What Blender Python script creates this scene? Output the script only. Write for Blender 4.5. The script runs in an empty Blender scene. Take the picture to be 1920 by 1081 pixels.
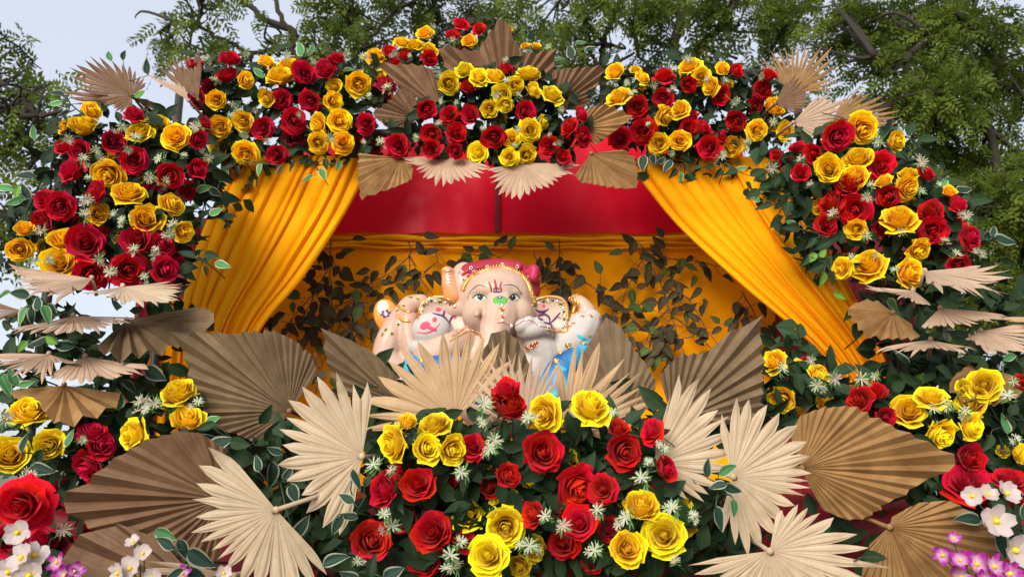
import bpy, math, random
import numpy as np
from mathutils import Vector, Matrix
from mathutils.bvhtree import BVHTree

# ---------------------------------------------------------------- camera, sky, sun, exposure
scene = bpy.context.scene
COL = scene.collection
R = math.radians
CAM = Vector((0.0, 0.0, 1.55))
PITCH = R(12.0)
FPX = 1480.0
cam_d = bpy.data.cameras.new('camera')
cam_d.sensor_width = 36.0
cam_d.lens = 36.0 * FPX / 1920.0
cam_d.clip_start = 0.05
cam_d.clip_end = 500.0
cam_d.dof.use_dof = True
cam_d.dof.focus_distance = 2.35
cam_d.dof.aperture_fstop = 5.6
cam_o = bpy.data.objects.new('camera', cam_d)
COL.objects.link(cam_o)
cam_o.location = CAM
cam_o.rotation_euler = (math.pi / 2 + PITCH, 0, 0)
scene.camera = cam_o

SUN_EL, SUN_AZ = R(28), R(201)          # azimuth clockwise from +Y: high, behind the viewer and a little left
world = bpy.data.worlds.new('World')
scene.world = world
world.use_nodes = True
wn = world.node_tree
wn.nodes.clear()
w_out = wn.nodes.new('ShaderNodeOutputWorld')
w_bg = wn.nodes.new('ShaderNodeBackground')
w_sky = wn.nodes.new('ShaderNodeTexSky')
w_sky.sky_type = 'NISHITA'
w_sky.sun_disc = False
w_sky.sun_elevation = SUN_EL
w_sky.sun_rotation = SUN_AZ
w_sky.air_density = 1.0
w_sky.dust_density = 2.5
w_mix = wn.nodes.new('ShaderNodeMix')
w_mix.data_type = 'RGBA'
w_mix.inputs[0].default_value = 0.62
w_mix.inputs[7].default_value = (7.2, 7.5, 8.4, 1)   # thin white overcast over the blue
w_bg.inputs['Strength'].default_value = 0.085
wn.links.new(w_sky.outputs[0], w_mix.inputs[6])
wn.links.new(w_mix.outputs[2], w_bg.inputs['Color'])
wn.links.new(w_bg.outputs[0], w_out.inputs[0])

sun_d = bpy.data.lights.new('sun', 'SUN')
sun_d.energy = 2.6
sun_d.angle = R(34)
sun_d.color = (1.0, 0.95, 0.88)
sun_o = bpy.data.objects.new('sun', sun_d)
COL.objects.link(sun_o)
_sd = Vector((math.sin(SUN_AZ) * math.cos(SUN_EL), math.cos(SUN_AZ) * math.cos(SUN_EL), math.sin(SUN_EL)))
sun_o.rotation_euler = _sd.to_track_quat('Z', 'Y').to_euler()
sun_o.location = (0, -3, 8)

scene.view_settings.view_transform = 'Standard'
scene.view_settings.look = 'None'
scene.view_settings.exposure = 0.75
scene.view_settings.gamma = 1.0
scene.view_settings.use_curve_mapping = False
scene.cycles.max_bounces = 6
scene.cycles.transparent_max_bounces = 6

# ---------------------------------------------------------------- helpers
VR = Vector((1, 0, 0))
VU = Vector((0, -math.sin(PITCH), math.cos(PITCH)))
VF = Vector((0, math.cos(PITCH), math.sin(PITCH)))

def ray(px, py):
    return (VF + VR * ((px - 960.0) / FPX) + VU * ((540.5 - py) / FPX)).normalized()

def at(px, py, Y):
    d = ray(px, py)
    return CAM + d * (Y / d.y)

def link(o, parent=None):
    COL.objects.link(o)
    if parent is not None:
        o.parent = parent
    return o

def tag(o, label=None, cat=None, group=None, kind=None):
    if label: o['label'] = label
    if cat: o['category'] = cat
    if group: o['group'] = group
    if kind: o['kind'] = kind
    return o

def empty(name, loc, rot=None, scale=1.0):
    o = bpy.data.objects.new(name, None)
    o.empty_display_size = 0.02
    o.location = loc
    if rot is not None:
        o.rotation_mode = 'QUATERNION'
        o.rotation_quaternion = rot
    o.scale = (scale,) * 3
    return link(o)

def mesh(name, verts, faces, mat=None, smooth=True, uvs=None, mats=None, mi=None):
    me = bpy.data.meshes.new(name)
    me.from_pydata([tuple(v) for v in verts], [], faces)
    if mats:
        for m in mats: me.materials.append(m)
    elif mat:
        me.materials.append(mat)
    if mi is not None:
        me.polygons.foreach_set('material_index', mi)
    if uvs is not None:
        uvl = me.uv_layers.new(name='UVMap')
        li = np.empty(len(me.loops), dtype=np.int32)
        me.loops.foreach_get('vertex_index', li)
        uvl.data.foreach_set('uv', np.asarray(uvs, dtype=np.float32)[li].ravel())
    if smooth:
        me.polygons.foreach_set('use_smooth', [True] * len(me.polygons))
    me.update()
    return me

def ob(name, me, parent=None, loc=None, color=None):
    o = bpy.data.objects.new(name, me)
    if loc is not None: o.location = loc
    if color is not None: o.color = (*color, 1)
    return link(o, parent)

def grid_faces(nu, nv, off=0):
    f = []
    for j in range(nv - 1):
        for i in range(nu - 1):
            a = off + j * nu + i
            f.append((a, a + 1, a + nu + 1, a + nu))
    return f

class MB:
    """collects shapes with uvs into one mesh"""
    def __init__(s): s.v = []; s.f = []; s.uv = []; s.mi = []
    def add(s, v, f, uv=None, mi=0):
        n = len(s.v)
        s.v += [tuple(p) for p in v]
        s.f += [tuple(i + n for i in q) for q in f]
        s.uv += list(uv) if uv is not None else [(0.5, 0.5)] * len(v)
        s.mi += [mi] * len(f)
    def tube(s, pts, rad, k=6, mi=0, cap=True):
        pts = [Vector(p) for p in pts]
        n = len(pts)
        if not hasattr(rad, '__len__'): rad = [rad] * n
        v, uv = [], []
        up = Vector((0.13, 0.31, 0.94)).normalized()
        for i, p in enumerate(pts):
            t = (pts[min(i + 1, n - 1)] - pts[max(i - 1, 0)])
            t = t.normalized() if t.length > 1e-9 else Vector((0, 0, 1))
            a = t.cross(up)
            if a.length < 0.05: a = t.cross(Vector((1, 0, 0)))
            a.normalize(); b = t.cross(a)
            for j in range(k):
                th = 2 * math.pi * j / k
                v.append(p + (a * math.cos(th) + b * math.sin(th)) * rad[i])
                uv.append((j / k, i / max(1, n - 1)))
        f = []
        for i in range(n - 1):
            for j in range(k):
                f.append((i * k + j, i * k + (j + 1) % k, (i + 1) * k + (j + 1) % k, (i + 1) * k + j))
        if cap:
            f.append(tuple(range(k - 1, -1, -1))); f.append(tuple((n - 1) * k + j for j in range(k)))
        s.add(v, f, uv, mi)
    def box(s, c, d, mi=0, rot=None):
        v = []
        for x in (-1, 1):
            for y in (-1, 1):
                for z in (-1, 1):
                    p = Vector((x * d[0] / 2, y * d[1] / 2, z * d[2] / 2))
                    if rot: p = rot @ p
                    v.append(Vector(c) + p)
        s.add(v, [(0, 1, 3, 2), (4, 6, 7, 5), (0, 4, 5, 1), (2, 3, 7, 6), (0, 2, 6, 4), (1, 5, 7, 3)], None, mi)
    def ball(s, c, r, k=6, mi=0, rot=None):
        if not hasattr(r, '__len__'): r = (r, r, r)
        v = []
        m = k
        for j in range(m + 1):
            ph = math.pi * j / m
            for i in range(k + 2):
                th = 2 * math.pi * i / (k + 2)
                p = Vector((r[0] * math.sin(ph) * math.cos(th), r[1] * math.sin(ph) * math.sin(th), r[2] * math.cos(ph)))
                if rot: p = rot @ p
                v.append(Vector(c) + p)
        w = k + 2
        f = []
        for j in range(m):
            for i in range(w):
                f.append((j * w + i, (j + 1) * w + i, (j + 1) * w + (i + 1) % w, j * w + (i + 1) % w))
        s.add(v, f, None, mi)
    def mesh(s, name, mat=None, smooth=True, mats=None):
        return mesh(name, s.v, s.f, mat, smooth, s.uv, mats, s.mi if mats else None)
    def build(s, name, mat=None, parent=None, smooth=True, mats=None, color=None):
        return ob(name, s.mesh(name, mat, smooth, mats), parent, color=color)

# ---------------------------------------------------------------- materials
class NT:
    def __init__(s, name):
        s.m = bpy.data.materials.new(name)
        s.m.use_nodes = True
        s.t = s.m.node_tree
        s.t.nodes.clear()
        s.out = s.t.nodes.new('ShaderNodeOutputMaterial')
    def n(s, typ, **kw):
        nd = s.t.nodes.new(typ)
        for k, v in kw.items(): setattr(nd, k, v)
        return nd
    def l(s, a, b): s.t.links.new(a, b)
    def noise(s, scale, detail=3, vec=None, rough=0.5):
        nd = s.n('ShaderNodeTexNoise')
        nd.inputs['Scale'].default_value = scale
        nd.inputs['Detail'].default_value = detail
        nd.inputs['Roughness'].default_value = rough
        if vec is not None: s.l(vec, nd.inputs['Vector'])
        return nd.outputs['Fac']
    def ramp(s, fac, stops):
        nd = s.n('ShaderNodeValToRGB')
        el = nd.color_ramp.elements
        while len(el) < len(stops): el.new(0.5)
        for e, (p, c) in zip(el, stops):
            e.position = p; e.color = (*c, 1) if len(c) == 3 else c
        s.l(fac, nd.inputs[0])
        return nd.outputs[0]
    def mix(s, fac, a, b, blend='MIX'):
        nd = s.n('ShaderNodeMix', data_type='RGBA', blend_type=blend)
        for idx, val in ((0, fac), (6, a), (7, b)):
            if isinstance(val, (int, float)): nd.inputs[idx].default_value = val
            elif isinstance(val, tuple): nd.inputs[idx].default_value = (*val, 1)
            else: s.l(val, nd.inputs[idx])
        return nd.outputs[2]
    def math(s, op, a, b=0.0):
        nd = s.n('ShaderNodeMath', operation=op)
        for i, val in enumerate((a, b)):
            if isinstance(val, (int, float)): nd.inputs[i].default_value = val
            else: s.l(val, nd.inputs[i])
        return nd.outputs[0]
    def mapped(s, src, scale):
        mp = s.n('ShaderNodeMapping')
        mp.inputs['Scale'].default_value = scale
        s.l(src, mp.inputs['Vector'])
        return mp.outputs[0]
    def finish(s, col, rough=0.6, trans=0.0, tcol=None, bump=None, bstr=0.3, bdist=0.002, metal=0.0, coat=0.0, sheen=0.0, spec=0.5):
        p = s.n('ShaderNodeBsdfPrincipled')
        if isinstance(col, tuple): p.inputs['Base Color'].default_value = (*col, 1)
        else: s.l(col, p.inputs['Base Color'])
        p.inputs['Roughness'].default_value = rough
        p.inputs['Metallic'].default_value = metal
        p.inputs['Coat Weight'].default_value = coat
        p.inputs['Coat Roughness'].default_value = 0.15
        p.inputs['Sheen Weight'].default_value = sheen
        p.inputs['Specular IOR Level'].default_value = spec
        sh = p.outputs[0]
        if bump is not None:
            b = s.n('ShaderNodeBump')
            b.inputs['Strength'].default_value = bstr
            b.inputs['Distance'].default_value = bdist
            s.l(bump, b.inputs['Height'])
            s.l(b.outputs[0], p.inputs['Normal'])
        if trans > 0:
            tr = s.n('ShaderNodeBsdfTranslucent')
            c = tcol if tcol is not None else col
            if isinstance(c, tuple): tr.inputs[0].default_value = (*c, 1)
            else: s.l(c, tr.inputs[0])
            mx = s.n('ShaderNodeMixShader')
            mx.inputs[0].default_value = trans
            s.l(sh, mx.inputs[1]); s.l(tr.outputs[0], mx.inputs[2])
            sh = mx.outputs[0]
        s.l(sh, s.out.inputs['Surface'])
        return s.m

def simple(name, col, rough=0.6, **kw):
    t = NT(name)
    co = t.n('ShaderNodeTexCoord').outputs['Object']
    nz = t.noise(kw.pop('nscale', 30), 4, co)
    c = t.mix(nz, tuple(x * 0.78 for x in col), tuple(min(1, x * 1.18) for x in col))
    return t.finish(c, rough, bump=nz, bstr=kw.pop('bstr', 0.15), **kw)

M = {}
# fabric rose petal: colour carried by each object, a little deeper towards the base of the petal
t = NT('rose_petal')
oi = t.n('ShaderNodeObjectInfo')
uv = t.n('ShaderNodeUVMap').outputs[0]
sp = t.n('ShaderNodeSeparateXYZ'); t.l(uv, sp.inputs[0])
wv = t.noise(9, 4, t.mapped(uv, (3, 1, 1)))
hs = t.n('ShaderNodeHueSaturation')
hs.inputs['Saturation'].default_value = 1.0
t.l(t.math('ADD', t.math('MULTIPLY', oi.outputs['Random'], 0.012), 0.494), hs.inputs['Hue'])
t.l(t.math('ADD', t.math('MULTIPLY', wv, 0.35), 0.82), hs.inputs['Value'])
t.l(oi.outputs['Color'], hs.inputs['Color'])
deep = t.mix(1.0, hs.outputs[0], (0.97, 0.72, 0.5), 'MULTIPLY')
c = t.mix(t.ramp(sp.outputs[1], [(0.0, (0, 0, 0)), (0.6, (1, 1, 1))]), deep, hs.outputs[0])
fine = t.noise(60, 2, t.mapped(uv, (2, 1, 1)))
c = t.mix(t.math('MULTIPLY', t.ramp(t.math('ADD', sp.outputs[1], t.math('MULTIPLY', wv, 0.12)), [(0.96, (0, 0, 0)), (1.03, (1, 1, 1))]), 0.8), c, t.mix(1.0, c, (1.25, 1.7, 2.2), 'MULTIPLY'))
M['petal'] = t.finish(c, 0.8, 0.2, bump=fine, bstr=0.5, bdist=0.002, sheen=0.05, spec=0.12)

def palm(name, light, dark, trans=0.12, mott=0.35):
    t = NT(name)
    uv = t.n('ShaderNodeUVMap').outputs[0]
    oi = t.n('ShaderNodeObjectInfo')
    co = t.n('ShaderNodeTexCoord').outputs['Object']
    st = t.noise(1.0, 5, t.mapped(uv, (9.0, 1.3, 1)), 0.65)
    st2 = t.noise(1.0, 3, t.mapped(uv, (34.0, 1.2, 1)), 0.6)
    bl = t.noise(16, 4, co, 0.6)
    f = t.math('ADD', t.math('MULTIPLY', st, 0.6), t.math('MULTIPLY', bl, 0.4))
    c = t.mix(t.ramp(f, [(0.36, (0, 0, 0)), (0.64, (1, 1, 1))]), dark, light)
    c = t.mix(t.math('MULTIPLY', t.ramp(st2, [(0.42, (1, 1, 1)), (0.56, (0, 0, 0))]), mott), c, tuple(x * 0.62 for x in dark))
    sp = t.n('ShaderNodeSeparateXYZ'); t.l(uv, sp.inputs[0])
    c = t.mix(t.ramp(sp.outputs[1], [(0.0, (1, 1, 1)), (0.16, (0, 0, 0))]), c, tuple(x * 0.8 for x in dark))
    big = t.noise(5.5, 4, co, 0.65)
    c = t.mix(t.math('MULTIPLY', t.ramp(big, [(0.50, (0, 0, 0)), (0.66, (1, 1, 1))]), 0.45), c, tuple(x * 0.72 * k for x, k in zip(dark, (1.0, 0.92, 0.82))))
    spk = t.noise(240, 1, co)
    c = t.mix(t.math('MULTIPLY', t.ramp(spk, [(0.70, (0, 0, 0)), (0.78, (1, 1, 1))]), 0.5), c, (0.16, 0.08, 0.03))
    v = t.math('ADD', t.math('MULTIPLY', oi.outputs['Random'], 0.16), 0.9)
    hs = t.n('ShaderNodeHueSaturation'); t.l(v, hs.inputs['Value']); t.l(c, hs.inputs['Color'])
    M[name] = t.finish(hs.outputs[0], 0.66, trans, bump=st2, bstr=0.55, bdist=0.0012, spec=0.25)
palm('palm_cream', (0.60, 0.48, 0.335), (0.46, 0.34, 0.21), mott=0.35)
palm('palm_beige', (0.58, 0.405, 0.23), (0.43, 0.27, 0.135), mott=0.3)
palm('palm_pink', (0.54, 0.39, 0.275), (0.41, 0.275, 0.18), mott=0.25)
palm('palm_tan', (0.44, 0.255, 0.095), (0.20, 0.105, 0.036), trans=0.12)
palm('palm_brown', (0.27, 0.155, 0.08), (0.11, 0.054, 0.027), trans=0.1)
palm('palm_grey', (0.25, 0.172, 0.092), (0.11, 0.068, 0.033), trans=0.1)

def leafmat(name, c0, c1, edge=None, trans=0.25, rough=0.6):
    t = NT(name)
    uv = t.n('ShaderNodeUVMap').outputs[0]
    co = t.n('ShaderNodeTexCoord').outputs['Object']
    oi = t.n('ShaderNodeObjectInfo')
    nz = t.noise(40, 3, co)
    c = t.mix(nz, c0, c1)
    sp = t.n('ShaderNodeSeparateXYZ'); t.l(uv, sp.inputs[0])
    a = t.math('ABSOLUTE', t.math('SUBTRACT', sp.outputs[0], 0.5))
    c = t.mix(t.math('MULTIPLY', t.ramp(a, [(0.0, (1, 1, 1)), (0.05, (0, 0, 0))]), 0.4), c, tuple(min(1, x * 2.2) for x in c1))
    vn = t.math('SINE', t.math('ADD', t.math('MULTIPLY', sp.outputs[1], 48.0), t.math('MULTIPLY', a, -34.0)))
    c = t.mix(t.math('MULTIPLY', t.ramp(vn, [(0.75, (0, 0, 0)), (1.0, (1, 1, 1))]), 0.30), c, tuple(min(1, x * 2.4) for x in c1))
    if edge:
        e = t.math('ADD', a, t.math('MULTIPLY', t.noise(90, 2, co), 0.14))
        c = t.mix(t.ramp(e, [(0.44, (0, 0, 0)), (0.47, (1, 1, 1))]), c, edge)
    hs = t.n('ShaderNodeHueSaturation')
    t.l(t.math('ADD', t.math('MULTIPLY', oi.outputs['Random'], 0.7), 0.65), hs.inputs['Value'])
    t.l(c, hs.inputs['Color'])
    M[name] = t.finish(hs.outputs[0], rough, trans, bump=nz, bstr=0.2, spec=0.18)
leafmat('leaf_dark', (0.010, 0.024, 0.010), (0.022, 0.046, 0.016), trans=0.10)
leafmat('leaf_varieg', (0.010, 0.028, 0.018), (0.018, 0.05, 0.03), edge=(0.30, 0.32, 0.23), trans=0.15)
leafmat('leaf_green', (0.05, 0.19, 0.07), (0.10, 0.30, 0.10), edge=(0.5, 0.55, 0.35), trans=0.35)
leafmat('leaf_lime', (0.10, 0.26, 0.03), (0.18, 0.38, 0.06), trans=0.4)
leafmat('leaf_vine', (0.030, 0.024, 0.011), (0.065, 0.052, 0.022), trans=0.10)
leafmat('leaf_vine_green', (0.05, 0.085, 0.02), (0.08, 0.12, 0.03), trans=0.2)

M['stem'] = simple('green_stem', (0.03, 0.07, 0.03), 0.5)
M['twig'] = simple('brown_twig', (0.07, 0.035, 0.018), 0.7)
M['white_petal'] = simple('white_petal', (0.52, 0.53, 0.38), 0.6, trans=0.25)
M['pink_petal'] = simple('pink_white_petal', (0.50, 0.40, 0.33), 0.6, trans=0.25)
M['needle'] = simple('green_needle', (0.16, 0.34, 0.09), 0.5, trans=0.25)
M['orchid_white'] = simple('orchid_white', (0.80, 0.74, 0.72), 0.5, trans=0.3)
t = NT('orchid_magenta')
uv = t.n('ShaderNodeUVMap').outputs[0]
sp = t.n('ShaderNodeSeparateXYZ'); t.l(uv, sp.inputs[0])
c = t.ramp(sp.outputs[1], [(0.0, (0.65, 0.30, 0.05)), (0.25, (0.62, 0.36, 0.50)), (0.7, (0.36, 0.015, 0.28))])
M['orchid_magenta'] = t.finish(c, 0.5, 0.3)
t = NT('orchid_white_heart')
uv = t.n('ShaderNodeUVMap').outputs[0]
sp = t.n('ShaderNodeSeparateXYZ'); t.l(uv, sp.inputs[0])
c = t.ramp(sp.outputs[1], [(0.0, (0.70, 0.46, 0.03)), (0.22, (0.58, 0.50, 0.26)), (0.42, (0.56, 0.47, 0.455))])
M['orchid_white'] = t.finish(c, 0.5, 0.3)
M['orchid_core'] = simple('orchid_core', (0.80, 0.55, 0.03), 0.5)
M['frame_dark'] = simple('frame_dark', (0.01, 0.012, 0.01), 0.8)

def cloth(name, col, col2, rough, trans, coat=0.0, wscale=2.2, sheen=0.0, spec=0.4):
    t = NT(name)
    co = t.n('ShaderNodeTexCoord').outputs['Object']
    nz = t.noise(wscale, 4, co)
    c = t.mix(nz, col, col2)
    wv = t.n('ShaderNodeTexNoise'); wv.inputs['Scale'].default_value = 420; t.l(co, wv.inputs['Vector'])
    big = t.noise(7, 3, co)
    h = t.math('ADD', t.math('MULTIPLY', wv.outputs['Fac'], 0.04), big)
    M[name] = t.finish(c, rough, trans, bump=h, bstr=0.35, bdist=0.012, coat=coat, sheen=sheen, spec=spec)
cloth('cloth_yellow', (0.96, 0.42, 0.004), (0.88, 0.35, 0.004), 0.75, 0.10, spec=0.06)
cloth('cloth_orange', (1.0, 0.40, 0.002), (1.0, 0.35, 0.002), 0.6, 0.02, spec=0.04)
cloth('cloth_red', (0.80, 0.003, 0.026), (0.70, 0.002, 0.020), 0.42, 0.05, coat=0.04, spec=0.12)
cloth('cloth_maroon', (0.26, 0.004, 0.014), (0.16, 0.003, 0.010), 0.6, 0.15)
M['frame_paint'] = simple('frame_paint', (0.05, 0.045, 0.035), 0.5, metal=0.3)
# ---------------------------------------------------------------- ground, booth
t = NT('ground_soil')
co = t.n('ShaderNodeTexCoord').outputs['Object']
c = t.mix(t.noise(0.8, 5, co), (0.16, 0.12, 0.08), (0.26, 0.20, 0.14))
c = t.mix(t.ramp(t.noise(3, 4, co), [(0.45, (0, 0, 0)), (0.6, (1, 1, 1))]), c, (0.07, 0.10, 0.03))
gm = t.finish(c, 0.9, bump=t.noise(30, 5, co), bstr=0.5, bdist=0.02)
g = MB(); n = 24
gv = [((i / n - 0.5) * 300, (j / n - 0.5) * 300, 0.0) for j in range(n + 1) for i in range(n + 1)]
g.add(gv, grid_faces(n + 1, n + 1)); tag(g.build('ground', gm), kind='structure')

def cloth_sheet(name, fn, nu, nv, mat, parent=None, thick=0.002):
    v, uv = [], []
    for j in range(nv):
        for i in range(nu):
            u, w = i / (nu - 1), j / (nv - 1)
            v.append(fn(u, w)); uv.append((u, w))
    o = ob(name, mesh(name, v, grid_faces(nu, nv), mat, True, uv), parent)
    return o

def wob(x, y, s=0):
    return (math.sin(x * 3.1 + s) + 0.6 * math.sin(x * 7.3 + y * 2.1 + s * 2) + 0.4 * math.sin(x * 15.7 - y * 3.3 + s)) * 0.5

# orange back cloth with a gathered hem at its top
ZB = at(960, 441, 3.62).z
bx0, bx1 = at(430, 500, 3.62).x, at(1620, 500, 3.62).x
backdrop = cloth_sheet('orange_backdrop', lambda u, w: (bx0 + (bx1 - bx0) * u, 3.62 + 0.014 * wob(u * 5, w * 3, 1) + 0.004 * math.sin(u * 90 + w * 3) + (0.02 * math.sin(u * 26 + 1) * (1 - w) ** 6),
                        ZB + 0.12 + 0.01 * math.sin(u * 3.14) - (ZB - 1.1) * w), 120, 60, M['cloth_orange'])
tag(backdrop, 'bright orange shiny cloth hung as the back wall behind the elephant-headed idol', 'backdrop cloth')
hem = MB()
for k, (dz, r) in enumerate(((0.012, 0.012), (0.036, 0.009), (0.056, 0.007))):
    hem.tube([(bx0 + (bx1 - bx0) * i / 60, 3.592 + 0.004 * math.sin(i * 0.7 + k), ZB - dz - 0.05 * math.sin(math.pi * i / 60) * 0.3 + 0.004 * math.sin(i * 0.9 + 2 * k)) for i in range(61)], [r * (1 + 0.3 * math.sin(i * 0.5 + k)) for i in range(61)], 8)
hem.build('gathered_hem', M['cloth_yellow'], backdrop)
# red glossy valance panels above
ZT = at(960, 250, 3.58).z
valance = empty('red_valance', (0, 3.58, ZB))
tag(valance, 'glossy red sheet stretched across the booth above the orange back cloth', 'valance')
seams = [at(p, 400, 3.58).x for p in (520, 932, 1400)]
for a, b, s in ((seams[0], seams[1], 0), (seams[1] + 0.004, seams[2], 5)):
    cloth_sheet('panel', lambda u, w, a=a, b=b, s=s: (a + (b - a) * u, 0.004 * wob(u * 4, w * 2, s), (ZT - ZB) * (1 - w) + 0.004 * math.sin(u * 20)), 50, 14, M['cloth_red'], valance)
sb = MB(); sb.box((seams[1] + 0.002, -0.012, (ZT - ZB) / 2), (0.022, 0.012, ZT - ZB)); sb.build('seam_strip', M['cloth_maroon'], valance, False)

# tied-back yellow curtains
def poly(pts, t):
    n = len(pts) - 1
    x = t * n; i = min(int(x), n - 1); f = x - i
    p0 = pts[max(i - 1, 0)]; p1 = pts[i]; p2 = pts[i + 1]; p3 = pts[min(i + 2, n)]
    return tuple(0.5 * (2 * b + (c - a) * f + (2 * a - 5 * b + 4 * c - d) * f * f + (3 * b - a - 3 * c + d) * f ** 3) for a, b, c, d in zip(p0, p1, p2, p3))

def curtain(label, L, Rr, folds, seed):
    rnd = random.Random(seed)
    cuts = [0.0]
    while cuts[-1] < 1: cuts.append(cuts[-1] + rnd.uniform(0.55, 1.5) / folds)
    cuts[-1] = 1.0
    amp = [rnd.uniform(0.6, 1.3) for _ in cuts]
    drift = [rnd.uniform(-1, 1) for _ in cuts]
    def fn(u, w):
        a = poly(L, w); b = poly(Rr, w)
        q = u + 0.012 * math.sin(w * 3 + u * 6 + seed) * math.sin(math.pi * u)
        q = min(max(q, 0), 0.9999)
        k = max(i for i in range(len(cuts)) if cuts[i] <= q)
        f = (q - cuts[k]) / (cuts[k + 1] - cuts[k])
        wd = math.hypot(b[0] - a[0], b[1] - a[1]) / 250.0
        h = math.sin(math.pi * f) ** 0.75 * amp[k] * (1 - 0.3 * math.sin(3 * w + drift[k] * 3))
        h2 = 0.18 * math.sin(u * 71 + w * 5 + drift[k]) 
        px, py = a[0] + (b[0] - a[0]) * u, a[1] + (b[1] - a[1]) * u
        Y = a[2] + (b[2] - a[2]) * u - 0.024 * (h + h2 * 0.3)
        px += 1.5 * math.sin(u * 40 + w * 9)
        return at(px, py, Y)
    c = cloth_sheet('yellow_curtain', fn, 260, 60, M['cloth_yellow'])
    tag(c, label, 'curtain', 'yellow curtains swept to the sides of the booth')
curtain('yellow curtain swept down to the left, beside the left flower pillar',
        [(440, 292, 3.2), (392, 400, 3.18), (358, 500, 3.14), (335, 620, 3.05), (325, 800, 3.0)], [(700, 292, 3.2), (652, 395, 3.18), (572, 515, 3.12), (482, 630, 3.02), (430, 800, 3.0)], 10, 3)
curtain('yellow curtain swept down to the right, beside the right flower pillar',
        [(1172, 300, 3.2), (1262, 415, 3.18), (1385, 528, 3.12), (1530, 655, 3.0), (1640, 790, 2.95)], [(1460, 292, 3.2), (1515, 400, 3.14), (1585, 525, 3.05), (1650, 650, 2.9), (1705, 790, 2.8)], 11, 8)
# thin orange tie-back drape between right curtain and side wall, maroon side cloths
def wall_sheet(name, label, pts, mat, cat, seed=0):
    (x0, y0, Y0), (x1, y1, Y1) = pts
    A = at(x0, y0, Y0); B = at(x1, y1, Y1)
    o = cloth_sheet(name, lambda u, w: (A.x + (B.x - A.x) * u, Y0 + (Y1 - Y0) * u + 0.02 * wob(u * 6, w * 2, seed), A.z + (B.z - A.z) * w), 60, 20, mat)
    return tag(o, label, cat)
wall_sheet('maroon_side_cloth', 'maroon cloth wall behind the right flower pillar and curtain', [(1440, 400, 3.45), (1760, 1000, 3.3)], M['cloth_maroon'], 'side cloth', 2)
wall_sheet('red_side_cloth', 'red cloth wall behind the left flower pillar', [(272, 400, 3.3), (470, 1000, 3.45)], M['cloth_maroon'], 'side cloth', 4)
wall_sheet('orange_side_drape', 'narrow orange drape by the foot of the left curtain', [(285, 560, 3.2), (440, 1000, 3.25)], M['cloth_orange'], 'side cloth', 6)
# altar under red cloth
alt = MB()
zt = 1.40
nx = 90
pro = [(3.6, zt), (2.3, zt), (2.27, zt - 0.02), (2.26, zt - 0.1), (2.24, 0.9), (2.22, 0.0)]
v, uv = [], []
for j, (y, z) in enumerate(pro):
    for i in range(nx + 1):
        x = -1.45 + 2.9 * i / nx
        v.append((x, y - (0.03 * math.sin(i * 0.9) + 0.015 * math.sin(i * 2.3)) * (1 if j > 2 else 0), z)); uv.append((i / nx, j / 5))
alt.add(v, grid_faces(nx + 1, 6), uv)
tag(alt.build('altar_table', M['cloth_maroon']), 'raised altar covered in deep red pleated cloth under the idol', 'altar')
# frame of poles that carries the flowers
fr = empty('flower_frame', (0, 3.15, 0)); tag(fr, 'dark pole frame of the booth carrying the flower arch', 'frame')
def pole(a, b, r=0.018):
    m = MB(); m.tube([Vector(a) - fr.location, (Vector(a) + Vector(b)) / 2 - fr.location, Vector(b) - fr.location], r, 10); m.build('pole', M['frame_paint'], fr)
TL, TR = at(330, 250, 3.2), at(1500, 250, 3.2)
TL2, TR2 = at(330, 130, 3.2), at(1500, 130, 3.2)
pole((TL.x, 3.2, 0), (TL.x, 3.2, TL2.z)); pole((TR.x, 3.2, 0), (TR.x, 3.2, TR2.z))
pole((TL.x, 3.2, TL.z), (TR.x, 3.2, TR.z)); pole((TL2.x, 3.2, TL2.z - .02), (TR2.x, 3.2, TR2.z - .02))
LLp, RRp = at(120, 300, 2.75), at(1730, 300, 2.75)
pole((LLp.x, 2.75, 0), (LLp.x, 2.75, LLp.z)); pole((RRp.x, 2.75, 0), (RRp.x, 2.75, RRp.z))
pole((LLp.x, 2.75, LLp.z - .03), (TL.x, 3.2, TL.z + .03)); pole((RRp.x, 2.75, RRp.z - .03), (TR.x, 3.2, TR.z + .03))
for k in range(9):
    x = TL.x + (TR.x - TL.x) * (k + 0.5) / 9; pole((x, 3.225, TL.z - .03), (x, 3.225, TL2.z), 0.008)

# ---------------------------------------------------------------- trees
tl = NT('neem_leaf')
co = tl.n('ShaderNodeTexCoord').outputs['Object']
geo = tl.n('ShaderNodeNewGeometry')
nz = tl.noise(1.3, 3, co)
c = tl.mix(tl.ramp(nz, [(0.4, (0, 0, 0)), (0.62, (1, 1, 1))]), (0.028, 0.060, 0.012), (0.105, 0.160, 0.022))
c = tl.mix(tl.math('MULTIPLY', geo.outputs['Random Per Island'], 0.55), c, (0.20, 0.235, 0.03))
M['neem'] = tl.finish(c, 0.6, 0.45, spec=0.12)
M['bark'] = simple('bark', (0.026, 0.019, 0.014), 0.9, bstr=0.8, bdist=0.01, nscale=25)

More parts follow.
